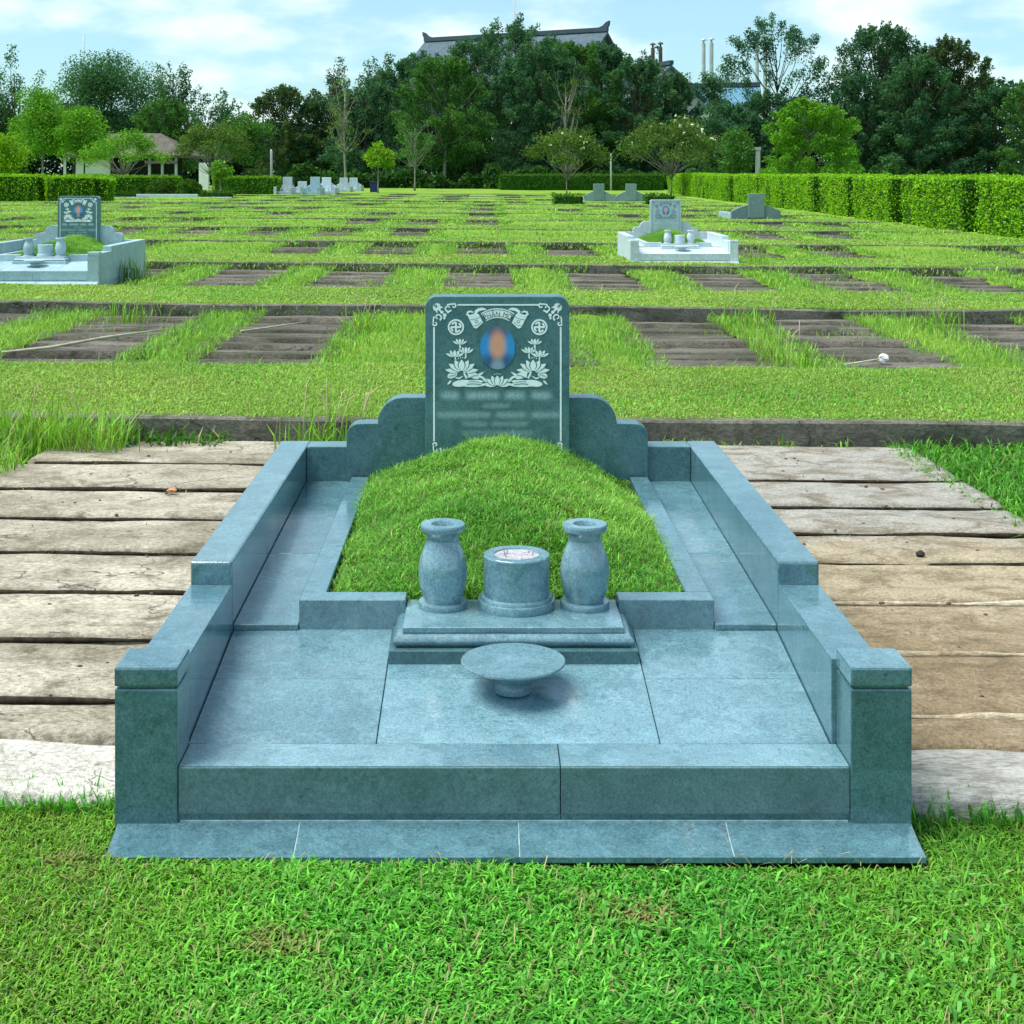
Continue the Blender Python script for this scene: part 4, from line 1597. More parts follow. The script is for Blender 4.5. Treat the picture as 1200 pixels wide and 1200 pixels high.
# ------------------------------------------------------------------ trees
DARK = ((0.036, 0.115, 0.066), (0.075, 0.180, 0.074))
MID = ((0.042, 0.135, 0.034), (0.085, 0.205, 0.040))
OLIVE = ((0.040, 0.085, 0.034), (0.072, 0.120, 0.040))
BRIGHT = ((0.085, 0.240, 0.022), (0.150, 0.345, 0.028))
YELLOW = ((0.130, 0.300, 0.014), (0.210, 0.390, 0.018))
SAGE = ((0.060, 0.125, 0.026), (0.110, 0.190, 0.036))
TREES = 'trees along the back of the field'


def tree(label, xp, ytop, wpx, d, style, tone, name='tree', ybot=None, n=None, size=None, bark='bark', lean=0.0, flowers=None, group=TREES):
    x = (xp - PX0) * d / F
    z0 = LTOP + float(gz(x)) - 0.1
    H = CAMH + (PY0 - ytop) * d / F - z0
    W_ = wpx * d / F
    t_ = thing(name, label, 'tree', (x, d, z0), group)
    size = size or 0.0016 * d + 0.02
    rr = np.random.default_rng(int(xp * 7 + ytop))
    tr = MB()
    C, S_ = [], []
    bot = (ybot if ybot is not None else 0.28)
    if style == 'round':
        nc = 26
        ctr = np.array([x + lean, d, z0 + H * (bot + 1) / 2])
        ax = np.array([W_ / 2, W_ / 2 * 0.85, H * (1 - bot) / 2])
        for i in range(nc):
            u = rr.normal(size=3); u /= np.linalg.norm(u)
            q = rr.uniform(0.45, 0.88)
            C.append(ctr + u * ax * q)
            S_.append(W_ * rr.uniform(0.10, 0.17))
        C.append(ctr + np.array([0, 0, ax[2] * 0.82])); S_.append(W_ * 0.11)
    elif style == 'wispy':      # feathery, upright sprays with gaps
        nl = 12
        for i in range(nl):
            a = rr.uniform(-1, 1)
            hx = a * W_ / 2
            ht = H * (1 - 0.38 * abs(a) ** 1.4 * rr.uniform(0.6, 1.2)) * rr.uniform(0.86, 1.0)
            hy = rr.uniform(-1, 1) * W_ / 3
            m_ = 9
            for q in np.linspace(0.32, 1.0, m_):
                C.append(np.array([x + hx * q ** 1.2 + rr.normal(0, W_ * 0.05), d + hy * q + rr.normal(0, W_ * 0.05), z0 + ht * (bot + (1 - bot) * q) + rr.normal(0, H * 0.015)]))
                S_.append(W_ * (0.150 - 0.085 * q) * rr.uniform(0.7, 1.3))
    elif style == 'dense':      # tall irregular mass
        nc = 150
        for i in range(nc):
            q = rr.random()
            env = math.sqrt(max(0.0, 1 - q ** 3.2)) * (0.88 + 0.12 * math.sin(q * 9 + xp)) + 0.04
            a = rr.uniform(-1, 1) * env
            C.append(np.array([x + a * W_ / 2, d + rr.uniform(-1, 1) * env * W_ * 0.35, z0 + H * (bot + (0.97 - bot) * q)]))
            S_.append(W_ * rr.uniform(0.045, 0.085) * (1.1 - 0.5 * q))
        for i in range(20):      # loose sprays that stick out of the top
            a = rr.uniform(-0.95, 0.95)
            zt_ = z0 + H * (1.0 - 0.30 * a * a - rr.uniform(-0.03, 0.06))
            for q in range(3):
                C.append(np.array([x + a * W_ / 2 + q * rr.normal(0, 0.12), d + rr.uniform(-1, 1) * W_ * 0.2, zt_ - q * H * 0.035]))
                S_.append(W_ * (0.026 + 0.016 * q))
    elif style == 'airy':       # open crown, clusters at the ends of a few long limbs
        for i in range(64):
            a = rr.uniform(-1, 1)
            top_ = 1.0 - 0.42 * abs(a) ** 1.5
            q = rr.uniform(0.30, top_)
            if i < 4: a, q = (-0.15 + 0.18 * i - 0.1), 0.99 - 0.05 * abs(i - 1)
            C.append(np.array([x + a * W_ / 2, d + rr.uniform(-1, 1) * W_ * 0.25, z0 + H * q]))
            S_.append(W_ * rr.uniform(0.038, 0.074) * (0.7 if i < 4 else 1))
    elif style == 'umbrella':   # spreading limbs, leaf clusters on a dome
        nc = 34
        for i in range(nc):
            a, q = rr.uniform(0, 2 * math.pi), math.sqrt(rr.random())
            C.append(np.array([x + math.cos(a) * q * W_ / 2, d + math.sin(a) * q * W_ / 2 * 0.8, z0 + H * (0.96 - 0.36 * q ** 2 - rr.uniform(0, 0.16))]))
            S_.append(W_ * rr.uniform(0.06, 0.095))
    elif style == 'bare':
        nc = 26
        for i in range(nc):
            a = rr.uniform(-1, 1)
            q = rr.uniform(0.4, 1)
            C.append(np.array([x + a * W_ / 2 * (1.1 - 0.5 * q), d + rr.uniform(-1, 1) * W_ / 3, z0 + H * q]))
            S_.append(W_ * 0.06)
    C = np.array(C); S_ = np.array(S_)
    # trunk and limbs
    tr_r = max(0.05, H * (0.013 if style != 'airy' else 0.009))
    fork = z0 + H * (0.22 if style in ('umbrella',) else 0.34)
    bend = rr.normal(0, H * 0.012, 2)
    def trunk_at(z):
        q = (z - z0) / H
        return np.array([x + bend[0] * math.sin(q * 3) + lean * q, d + bend[1] * math.sin(q * 2.3), z])
    topz = z0 + H * (0.45 if style == 'umbrella' else 0.86)
    zs = np.linspace(z0, topz, 8)
    tr.tube([trunk_at(zz) for zz in zs], [tr_r * (1.25 if i == 0 else 1.0) * (1 - 0.75 * i / 7) for i in range(8)], 7)
    pick = range(len(C)) if style in ('umbrella', 'bare', 'airy') else range(0, len(C), 2 if style == 'wispy' else 6)
    for i in pick:
        c_ = C[i]
        zb = min(max(fork, c_[2] - rr.uniform(0.18, 0.4) * H), topz) if style != 'umbrella' else fork + rr.uniform(-0.02, 0.14) * H
        a_ = trunk_at(zb)
        m_ = (a_ + c_) / 2 + np.array([0, 0, -0.04 * H if style != 'umbrella' else -0.03 * H]) + rr.normal(0, 0.02 * H, 3)
        r0 = tr_r * (0.42 if style != 'bare' else 0.4)
        tr.tube([a_, (a_ * 0.45 + m_ * 0.55), m_ * 0.6 + c_ * 0.4, c_], [r0, r0 * 0.75, r0 * 0.5, r0 * 0.18], 5)
        if style == 'bare':
            for _ in range(3):
                e_ = c_ + rr.normal(0, 0.07 * H, 3) + np.array([0, 0, 0.06 * H])
                tr.tube([c_ * 0.7 + m_ * 0.3, (c_ + e_) / 2, e_], [r0 * 0.35, r0 * 0.22, r0 * 0.08], 4)
    tr.build('trunk', M[bark], t_)
    if style == 'bare' and not n: n = 500
    n = n or int(min(34000, 6.8 * W_ * H * (1 - bot) / (size * size * 0.35) * {'round': 0.75, 'dense': 0.85, 'wispy': 0.55, 'umbrella': 0.5}[style]))
    w_ = S_ ** 2; w_ /= w_.sum()
    idx = RNG.choice(len(C), n, p=w_)
    u = RNG.normal(size=(n, 3)); u /= np.linalg.norm(u, axis=1)[:, None]
    rad_ = RNG.random(n)[:, None] ** 0.45 * 1.7
    P = C[idx] + u * rad_ * S_[idx][:, None] * np.array([1.15, 1.0, 0.72 if style != 'wispy' else 1.0])
    if style in ('dense', 'wispy', 'airy'):     # sprays that reach outwards and droop at the tip
        dr = C - np.array([x, d, z0 + H * 0.35])
        dr[:, 2] = np.abs(dr[:, 2]) * 0.8 + H * 0.08
        dr += RNG.normal(0, 0.25, dr.shape) * np.linalg.norm(dr, axis=1)[:, None]
        dr /= np.linalg.norm(dr, axis=1)[:, None]
        tt = RNG.uniform(-1.2, 1.9, n)[:, None]
        ss = S_[idx][:, None]
        P = C[idx] + dr[idx] * tt * ss * 1.15 + u * rad_ * ss * (0.62 - 0.22 * tt / 1.9)
        P[:, 2] -= (np.clip(tt, 0, None)[:, 0] ** 2) * ss[:, 0] * 0.22
    P[:, 2] = np.maximum(P[:, 2], z0 + 0.1)
    cl = RNG.random(len(C))[idx][:, None]
    b0, b1 = np.array(tone[0]), np.array(tone[1])
    col = (b0 * (1 - cl) + b1 * cl) * RNG.lognormal(0, 0.28, n)[:, None]
    if style == 'wispy':
        k = RNG.random(n) < 0.06
        col[k] = np.array([0.075, 0.045, 0.03])
    V, Q, Cc = leaves(P, RNG.uniform(0.7, 1.5, n) * size, RNG.uniform(0.35, 0.7, n) * size, np.clip(col, 0.003, 0.6))
    np_mesh('crown', V, Q, None, M['leaf'], t_, Cc)
    if flowers:
        nf, fc, ci = flowers
        order = np.argsort(-C[:, 2])[:max(4, len(C) * 2 // 3)]
        fp = C[RNG.choice(order, nf)] + RNG.normal(0, 1, (nf, 3)) * W_ * (0.05 if style == 'umbrella' else 0.015) + np.array([0, -W_ * (0.12 if style == 'umbrella' else 0.01), W_ * (0.03 if style == 'umbrella' else -0.02)])
        fp = np.repeat(fp, 5, axis=0) + RNG.normal(0, 0.05, (nf * 5, 3))
        V, Q, Cc = leaves(fp, 0.15, 0.11, np.tile(np.array(fc), (nf * 5, 1)), 1.0)
        np_mesh('blossom', V, Q, None, M['leaf'], t_, Cc)
    return t_


# back rank
tree('dark feathery tree at the far left edge', 18, 66, 100, 138, 'wispy', DARK, 'casuarina_tree', 0.12)
tree('big round dark tree behind the pavilion at left', 134, 60, 118, 136, 'round', DARK, 'broadleaf_tree', 0.15)
tree('feathery dark tree right of the big round one', 203, 70, 76, 140, 'wispy', DARK, 'casuarina_tree', 0.12)
tree('lower feathery tree with gaps, left of the reddish one', 258, 104, 70, 138, 'wispy', DARK, 'casuarina_tree', 0.12)
tree('mid green tree rising above the pavilion roof', 194, 114, 74, 118, 'dense', MID, 'broadleaf_tree', 0.2)
tree('dark olive tree with brownish top at centre left', 336, 102, 96, 132, 'dense', OLIVE, 'broadleaf_tree', 0.1)
tree('small mid green tree beside the olive one', 285, 132, 64, 124, 'round', MID, 'broadleaf_tree', 0.2)
tree('tall feathery tree left of the temple roof', 402, 70, 88, 136, 'wispy', OLIVE, 'casuarina_tree', 0.12)
tree('slim feathery tree just left of the temple roof', 445, 62, 84, 138, 'wispy', DARK, 'casuarina_tree', 0.12)
tree('dark tree under the left end of the temple roof', 490, 68, 124, 134, 'dense', DARK, 'broadleaf_tree', 0.1)
tree('mid green tree with layered crown left of centre', 520, 66, 104, 122, 'dense', MID, 'broadleaf_tree', 0.22, bark='bark_pale')
tree('tallest dark tree in the centre, before the temple ridge', 604, 27, 150, 136, 'dense', DARK, 'broadleaf_tree', 0.08)
tree('wide dark tree left of the tallest one', 556, 47, 124, 130, 'dense', DARK, 'broadleaf_tree', 0.1)
tree('dark tree right of the tallest one', 668, 48, 118, 130, 'dense', MID, 'broadleaf_tree', 0.1)
tree('bluish dark tree before the temple gable', 706, 54, 104, 134, 'dense', DARK, 'broadleaf_tree', 0.1)
tree('feathery tree by the brown chimneys', 766, 58, 96, 138, 'wispy', OLIVE, 'casuarina_tree', 0.12)
tree('lower dark tree below the brown chimneys', 750, 70, 92, 128, 'dense', DARK, 'broadleaf_tree', 0.1)
tree('dark tree below the blue roof', 838, 140, 70, 124, 'dense', DARK, 'broadleaf_tree', 0.1)
tree('tall airy tree with reddish pods right of the white chimneys', 906, 24, 150, 132, 'airy', DARK, 'flame_tree', 0.30, n=22000, flowers=(9, (0.35, 0.03, 0.04), 0))
tree('dark lower tree under the airy one', 872, 130, 66, 126, 'dense', DARK, 'broadleaf_tree', 0.1)
tree('tall dark tree at right with a spiky top', 1030, 30, 116, 130, 'dense', DARK, 'broadleaf_tree', 0.08)
tree('tall feathery tree joined to the spiky one at right', 1052, 26, 110, 136, 'wispy', DARK, 'casuarina_tree', 0.12)
tree('tall olive tree at right with drooping sprays', 1112, 48, 104, 128, 'dense', OLIVE, 'broadleaf_tree', 0.1)
tree('feathery tree at the right shoulder of the tall pair', 1128, 62, 80, 132, 'wispy', DARK, 'casuarina_tree', 0.12)
tree('lower dark tree near the right edge', 1165, 104, 92, 126, 'dense', DARK, 'broadleaf_tree', 0.08)
tree('mid green tree cut by the right edge', 1206, 98, 74, 122, 'dense', MID, 'broadleaf_tree', 0.08)
tree('dark tree hiding the foot of the side hall', 852, 122, 84, 127, 'dense', DARK, 'broadleaf_tree', 0.06)
tree('dark tree hidden low behind the bright green one', 900, 108, 74, 128, 'dense', DARK, 'broadleaf_tree', 0.06)
tree('dark tree filling in below the temple ridge', 634, 52, 110, 124, 'dense', DARK, 'broadleaf_tree', 0.06)
tree('dark tree at the left flank of the central wood', 432, 96, 92, 128, 'dense', DARK, 'broadleaf_tree', 0.06)
tree('low dark tree between the far graves and the olive tree', 372, 118, 70, 132, 'dense', DARK, 'broadleaf_tree', 0.06)
tree('dark tree closing the gap right of the central wood', 790, 88, 60, 130, 'dense', DARK, 'broadleaf_tree', 0.06)
tree('dark full tree in the middle of the tall right group', 1076, 66, 92, 124, 'dense', DARK, 'broadleaf_tree', 0.06)
tree('dark full tree at the left foot of the tall right group', 1006, 84, 74, 126, 'dense', DARK, 'broadleaf_tree', 0.06)
# front rank
tree('bright green round tree at left, taller of two', 50, 106, 82, 98, 'round', BRIGHT, 'broadleaf_tree', 0.24, bark='bark_pale')
tree('bright green round tree leaning over the pavilion roof', 98, 124, 62, 96, 'round', BRIGHT, 'broadleaf_tree', 0.34)
tree('yellow-green small tree at the left edge', 2, 158, 58, 82, 'round', YELLOW, 'broadleaf_tree', 0.30)
tree('small spreading tree in front of the pavilion wall', 146, 152, 98, 86, 'umbrella', BRIGHT, 'frangipani_tree', 0.4, bark='bark_pale')
tree('spreading tree with pale forked limbs right of the pavilion', 250, 140, 84, 88, 'umbrella', SAGE, 'frangipani_tree', 0.4, bark='bark_pale')
tree('tiny young tree on a thin stem below the forked one', 259, 188, 26, 80, 'round', BRIGHT, 'sapling', 0.45, bark='bark_pale')
tree('bare grey tree standing before the dark wood, left', 406, 92, 62, 112, 'bare', SAGE, 'bare_tree', bark='bark_pale')
tree('small bright lollipop tree on a thin stem at centre left', 443, 166, 34, 92, 'round', YELLOW, 'sapling', 0.42, bark='bark_pale')
tree('bare twiggy tree with few leaves at centre left', 486, 138, 58, 102, 'bare', MID, 'bare_tree', bark='bark_pale', n=700)
tree('white-flowered spreading tree left of the hedge corner', 664, 150, 94, 92, 'umbrella', SAGE, 'frangipani_tree', 0.4, bark='bark_pale', flowers=(10, (0.75, 0.78, 0.70), 0))
tree('white-flowered spreading tree behind the hedge at right', 786, 138, 112, 88, 'umbrella', SAGE, 'frangipani_tree', 0.4, bark='bark_pale', flowers=(26, (0.78, 0.80, 0.72), 0))
tree('bare twiggy tree in the dark wood above the hedge', 664, 96, 54, 120, 'bare', SAGE, 'bare_tree', bark='bark_pale')
tree('bright green dense tree behind the right hedge', 948, 118, 96, 104, 'dense', BRIGHT, 'broadleaf_tree', 0.16, bark='bark_pale', n=24000)
tree('small mid green tree left of the bright one at right', 862, 152, 52, 110, 'round', MID, 'broadleaf_tree', 0.2)

# undergrowth along the wood's edge and the dark wood behind
n = 95000
X = RNG.uniform(-60, 70, n)
hh = 4.8 + 5.5 * np.exp(-((X - 2) / 14) ** 2) + 5.0 * np.exp(-((X - 45) / 12) ** 2) + 1.5 * np.exp(-((X + 38) / 10) ** 2) + 1.6 * vnoise(X, X * 0, 90, 0.35) + 0.8 * vnoise(X, X * 0, 91, 1.1)
P = np.stack([X, 142 + RNG.uniform(-2.5, 3, n), LTOP + RNG.random(n) ** 0.8 * hh], 1)
V, Q, C = leaves(P, RNG.uniform(0.35, 0.7, n), RNG.uniform(0.18, 0.35, n), leafcol(n, (0.026, 0.080, 0.042), 0.35))
tag(np_mesh('undergrowth', V, Q, None, M['leaf'], None, C), 'dark continuous wood closing the field behind the separate trees', 'woods', kind='stuff')
n = 30000
X = RNG.uniform(-62, 62, n)
keep = np.where(np.abs(X + 27) < 8.0, 0, 1).astype(bool)
X = X[keep]; n = len(X)
hh = 1.3 + 0.7 * vnoise(X, X * 0, 95, 1.1) + 0.4 * vnoise(X, X * 0, 96, 2.7)
P = np.stack([X, 118 + 2.0 * vnoise(X, X * 0, 97, 0.5) + RNG.uniform(-0.8, 0.8, n), LTOP + RNG.random(n) * np.maximum(hh, 0.4)], 1)
V, Q, C = leaves(P, RNG.uniform(0.3, 0.7, n), RNG.uniform(0.12, 0.3, n), leafcol(n, (0.026, 0.085, 0.020), 0.4, 0.25, (0.06, 0.15, 0.025), 0.2))
tag(np_mesh('shrubbery', V, Q, None, M['leaf'], None, C), 'ragged low shrubs growing along the foot of the wood', 'shrubs', kind='stuff')

# ------------------------------------------------------------------ buildings behind the trees
M['roof_grey'] = plain_mat('grey_blue_roof_tiles', (0.075, 0.115, 0.145), 0.8, 0.3, 0.2, 1.5)
M['roof_blue'] = plain_mat('blue_roof_sheets', (0.10, 0.24, 0.33), 0.8, 0.2, 0.15, 1.5)
M['ridge'] = plain_mat('dark_ridge_tiles', (0.045, 0.075, 0.10), 0.7, 0.3, 0.2, 2)
M['cream'] = plain_mat('cream_render', (0.58, 0.56, 0.42), 0.8, 0.2, 0.1, 1.5)
M['white'] = plain_mat('white_render', (0.72, 0.74, 0.74), 0.8, 0.2, 0.08, 1.5)
M['glass'] = plain_mat('blue_glass', (0.10, 0.24, 0.34), 0.15, 0.6, 0.2, 1)
M['brown_roof'] = plain_mat('grey_brown_tiles', (0.115, 0.105, 0.088), 0.85, 0.2, 0.25, 2.5)
M['dark'] = plain_mat('opening_shade', (0.02, 0.026, 0.026), 0.7, 0.2, 0.3, 2)
M['steel'] = plain_mat('pale_steel', (0.42, 0.46, 0.48), 0.4, 0.5, 0.12, 2)
M['rust'] = plain_mat('brown_steel', (0.10, 0.075, 0.06), 0.7, 0.3, 0.3, 2)


def gabled(name, label, A, B, drop, run, mat_roof, mat_gable, wall_h, ornament=True, gable_col=None):
    """a gabled block whose ridge runs from A to B"""
    A, B = Vector(A), Vector(B)
    u = (B - A); u.z = 0
    L_ = u.length
    u.normalize()
    nrm = Vector((u.y, -u.x, 0))
    if nrm.y > 0: nrm = -nrm
    g_ = thing(name, label, 'building', ((A.x + B.x) / 2, (A.y + B.y) / 2, 0))
    th = 0.35
    rf = MB()
    over = 0.7
    a, b = A - u * over, B + u * over
    dn = Vector((0, 0, -drop))
    for s in (1, -1):
        n_ = nrm * s
        m1, m2 = a + n_ * run * 0.55 + dn * 0.60, b + n_ * run * 0.55 + dn * 0.60
        e1, e2 = a + n_ * run + dn, b + n_ * run + dn
        up = Vector((0, 0, th))
        V = [a, b, m2, m1, e2, e1]
        V = V + [p + up for p in V]
        rf.add(V, [(0, 1, 2, 3), (3, 2, 4, 5), (7, 6, 9, 8), (8, 9, 11, 10), (5, 4, 10, 11), (0, 3, 9, 6), (3, 5, 11, 9), (2, 1, 7, 8), (4, 2, 8, 10)])
    roof = rf.build('roof', mat_roof, g_)
    rd = MB()
    up = Vector((0, 0, th + 0.01))
    rd.hexa([a - nrm * -0.25 + up, b + nrm * 0.25 + up, b - nrm * 0.25 + up, a - nrm * 0.25 + up,
             a + nrm * 0.25 + up + Vector((0, 0, 0.5)), b + nrm * 0.25 + up + Vector((0, 0, 0.5)), b - nrm * 0.25 + up + Vector((0, 0, 0.5)), a - nrm * 0.25 + up + Vector((0, 0, 0.5))])
    if ornament:
        for e, s in ((a, -1), (b, 1)):
            p = [(0, 0.45), (1.3, 0.45), (0.6, 0.7), (0.15, 1.1), (-0.25, 1.25), (-0.2, 0.8)]
            rd.prism([e - nrm * 0.2 + up - u * s * q0 + Vector((0, 0, q1)) for q0, q1 in p], nrm * 0.4)
    rd.build('ridge', M['ridge'], roof)
    for e in (A, B):
        wl = MB()
        s = 1 if e is B else -1
        ins = e - u * s * 0.3
        pts = [ins + Vector((0, 0, -0.05)), ins + nrm * run * 0.55 + dn * 0.60 + Vector((0, 0, -0.05)), ins + nrm * run * 0.92 + dn * 0.95, ins - nrm * run * 0.92 + dn * 0.95, ins - nrm * run * 0.55 + dn * 0.60 + Vector((0, 0, -0.05))]
        wl.prism(pts, u * s * 0.25)
        wl.build('gable', mat_gable, g_)
    bd = MB()
    zt = A.z - drop * 0.95
    c4 = [A + nrm * run * 0.85 + u * 0.4, B + nrm * run * 0.85 - u * 0.4, B - nrm * run * 0.85 - u * 0.4, A - nrm * run * 0.85 + u * 0.4]
    bd.hexa([Vector((p.x, p.y, 0)) for p in c4] + [Vector((p.x, p.y, zt)) for p in c4])
    wall = bd.build('wall', M['white'], g_)
    wi = MB()
    k = max(2, int(L_ / 3.5))
    for i in range(k):
        p = A + u * (L_ * (i + 0.5) / k) + nrm * run * 0.85
        for zz in (zt - 3.2, zt - 7.5):
            if zz > 0.5:
                q = [p - u * 0.8, p + u * 0.8, p + u * 0.8 + nrm * 0.06, p - u * 0.8 + nrm * 0.06]
                wi.hexa([Vector((v.x, v.y, zz)) for v in q[::-1]] + [Vector((v.x, v.y, zz + 1.9)) for v in q[::-1]])
    if len(wi.v): wi.build('window', M['glass'], g_)
    return g_, u, nrm


za = px(500, 52, 185).z
A_ = px(503, 52, 185); B_ = Vector((px(706, 42, 172).x, 172, za))
tp, u_, n_ = gabled('temple_hall', 'big temple hall with a long grey-blue ridged roof above the central trees', (A_.x, A_.y, za), (B_.x, B_.y, za), 6.8, 9.5, M['roof_grey'], M['cream'], 8)
wv = MB()
q = B_ + u_ * 0.35 + Vector((0, 0, -4.8))
wv.hexa([q + n_ * 1.6 + u_ * 0.02, q + n_ * 1.6 + u_ * 0.12, q - n_ * 1.6 + u_ * 0.12, q - n_ * 1.6 + u_ * 0.02] +
        [q + n_ * 1.6 + u_ * 0.02 + Vector((0, 0, 1.8)), q + n_ * 1.6 + u_ * 0.12 + Vector((0, 0, 1.8)), q - n_ * 1.6 + u_ * 0.12 + Vector((0, 0, 1.8)), q - n_ * 1.6 + u_ * 0.02 + Vector((0, 0, 1.8))])
wv.build('window', M['glass'], tp)
a_, b_ = px(740, 84, 176), px(784, 80, 166)
gabled('temple_wing', 'lower temple wing with a cream gable right of the big hall', (a_.x, a_.y, b_.z), (b_.x, b_.y, b_.z), 5.2, 6.4, M['roof_grey'], M['cream'], 6, False)
a_, b_ = px(812, 106, 176), px(884, 106, 174)
gabled('side_hall', 'low hall with a blue sheet roof under the white chimneys', (a_.x, a_.y, a_.z), (b_.x, b_.y, a_.z), 2.6, 5.0, M['roof_blue'], M['white'], 6, False)
a_, b_ = px(834, 113, 168), px(838, 113, 160)
gabled('porch', 'small white gabled porch in front of the blue roof', (px(836, 114, 168).x, 168, px(836, 114, 160).z), (px(836, 114, 160).x, 160, px(836, 114, 160).z), 2.6, 2.6, M['roof_blue'], M['white'], 4, False)

CH = 'pairs of chimneys behind the temple'
for xp, yt, yb_, mm, lb in ((824.5, 46, 130, 'steel', 'left of the two pale steel chimneys against the sky'), (833.8, 45, 130, 'steel', 'right of the two pale steel chimneys against the sky'),
                            (765, 51, 130, 'rust', 'left of the two brown chimneys rising from the trees'), (774, 50, 130, 'rust', 'right of the two brown chimneys rising from the trees'),
                            (887, 43, 130, 'steel', 'left chimney half hidden by the airy tree'), (896.5, 42, 130, 'steel', 'right chimney half hidden by the airy tree')):
    d = 196.0
    p1, p0 = px(xp, yt, d), px(xp, yb_, d)
    c_ = thing('chimney', lb, 'chimney', (p1.x, d, 0), CH)
    r_ = 2.3 * d / F
    mb = MB()
    mb.lathe([[(r_, 0), (r_, p1.z - 0.6)], [(r_, p1.z - 0.6), (0, p1.z - 0.6)]], (p1.x, d, 0), 16)
    mb.build('flue', M[mm], c_)
    mb = MB()
    mb.lathe([[(r_ * 0.5, p1.z - 0.59), (r_ * 0.5, p1.z - 0.2)], [(r_ * 1.5, p1.z - 0.2), (r_ * 1.5, p1.z - 0.08), (0, p1.z + 0.15)], [(r_ * 1.5, p1.z - 0.2), (0, p1.z - 0.2)]], (p1.x, d, 0), 16)
    mb.build('rain_cap', M[mm], c_)

for xp, yt, d, lb, rr0 in ((98, 40, 150, 'thin mast rising behind the left trees', 0.09), (603, -30, 172, 'thin lightning rod above the tallest central tree', 0.07)):
    p = px(xp, yt, d)
    mb = MB()
    mb.tube([(p.x, d, 0), (p.x, d, p.z * 0.6), (p.x, d, p.z)], [rr0 * 1.6, rr0 * 1.2, rr0 * 0.7], 8)
    mb.lathe([[(rr0 * 3, 0), (rr0 * 3, 0.3), (rr0 * 1.6, 0.6)]], (p.x, d, 0), 10)
    tag(mb.build('mast', M['steel']), lb, 'mast')

# pavilion at left
d = 108.0
pv = thing('pavilion', 'low pavilion with grey-brown hipped roof and white wall behind the left trees', 'building', (px(155, 0, d).x, d, 0))
xl, xr = px(76, 0, d).x, px(222, 0, d).x
ze, zr = px(0, 182, d).z, px(0, 155, d).z
xm0, xm1 = px(118, 0, d).x, px(178, 0, d).x
mb = MB()
yf, yb2 = d - 0.6, d + 7
V = [(xl, yf, ze), (xr, yf, ze), (xr, yb2, ze), (xl, yb2, ze), (xm0, d + 3, zr), (xm1, d + 3, zr)]
V += [(x_, y_, z_ - 0.18) for x_, y_, z_ in V[:4]]
mb.add(V, [(0, 1, 5, 4), (1, 2, 5), (2, 3, 4, 5), (3, 0, 4), (6, 7, 1, 0), (7, 8, 2, 1), (8, 9, 3, 2), (9, 6, 0, 3), (9, 8, 7, 6)])
mb.build('roof', M['brown_roof'], pv)
mb = MB()
mb.box(px(87, 0, d).x, px(127, 0, d).x, d + 0.4, d + 0.7, 0, ze - 0.2)
mb.build('wall', M['white'], pv)
mb = MB()
mb.box(px(127, 0, d).x + 0.01, px(208, 0, d).x, d + 1.6, d + 1.8, 0, ze - 0.2)  # dark sheets for the open bays, interior shade put into their colour
mb.box(px(78, 0, d).x, px(87, 0, d).x - 0.01, d + 1.6, d + 1.8, 0, ze - 0.2)
mb.build('dark_opening', M['dark'], pv)
for xp in (77, 176, 191, 207):
    mb = MB()
    mb.box(px(xp, 0, d).x - 0.09, px(xp, 0, d).x + 0.09, d - 0.3, d - 0.1, 0, ze - 0.19, 0.01)
    mb.build('post', M['steel'], pv)
mb = MB()
mb.box(px(172, 0, d).x, px(209, 0, d).x, d - 0.7, d - 0.4, ze - 0.62, ze - 0.42, 0.01)
mb.build('beam', M['brown_roof'], pv)
mb = MB()
mb.box(px(233, 0, 106).x, px(244, 0, 106).x, 106, 106.4, 0, px(0, 191, 106).z, 0.02)
tag(mb.build('gate_pillar', M['white']), 'short white pillar standing right of the pavilion', 'pillar')
d = 112.0
gt = thing('gateway', 'plain grey gateway frame between the right trees', 'gate', (px(880, 0, d).x, d, 0))
for xa, xb in ((870, 874), (886, 891)):
    mb = MB()
    mb.box(px(xa, 0, d).x, px(xb, 0, d).x, d, d + 0.3, 0, px(0, 176, d).z, 0.01)
    mb.build('post', M['steel'], gt)
mb = MB()
mb.box(px(869, 0, d).x, px(892, 0, d).x, d - 0.02, d + 0.32, px(0, 175.9, d).z, px(0, 172.5, d).z, 0.01)
mb.build('lintel', M['steel'], gt)
for xp, yt, d, lb in ((318, 175, 92, 'pale post at the wood edge, left of the far graves'), (716, 180, 110, 'pale post at the wood edge, above the hedge corner')):
    p = px(xp, yt, d)
    mb = MB()
    mb.tube([(p.x, d, 0), (p.x, d, p.z - 0.1), (p.x, d, p.z)], [0.08, 0.07, 0.03], 10)
    tag(mb.build('post', M['steel']), lb, 'post')
d = 95.0
bn = thing('bin', 'dark blue bin beside the small bright tree', 'bin', (px(441, 0, d).x, d, 0.12))
mb = MB()
xb_ = px(438, 0, d).x
mb.prism([(xb_ - 0.24, d, 0.12), (xb_ + 0.24, d, 0.12), (xb_ + 0.28, d, 0.80), (xb_ - 0.28, d, 0.80)], (0, 0.45, 0), 0.02, 1)
mb.build('body', plain_mat('blue_plastic', (0.012, 0.02, 0.09), 0.5), bn)
mb = MB()
mb.box(xb_ - 0.30, xb_ + 0.30, d - 0.03, d + 0.48, 0.801, 0.86, 0.02)
mb.build('lid', plain_mat('blue_lid', (0.02, 0.03, 0.14), 0.5), bn)

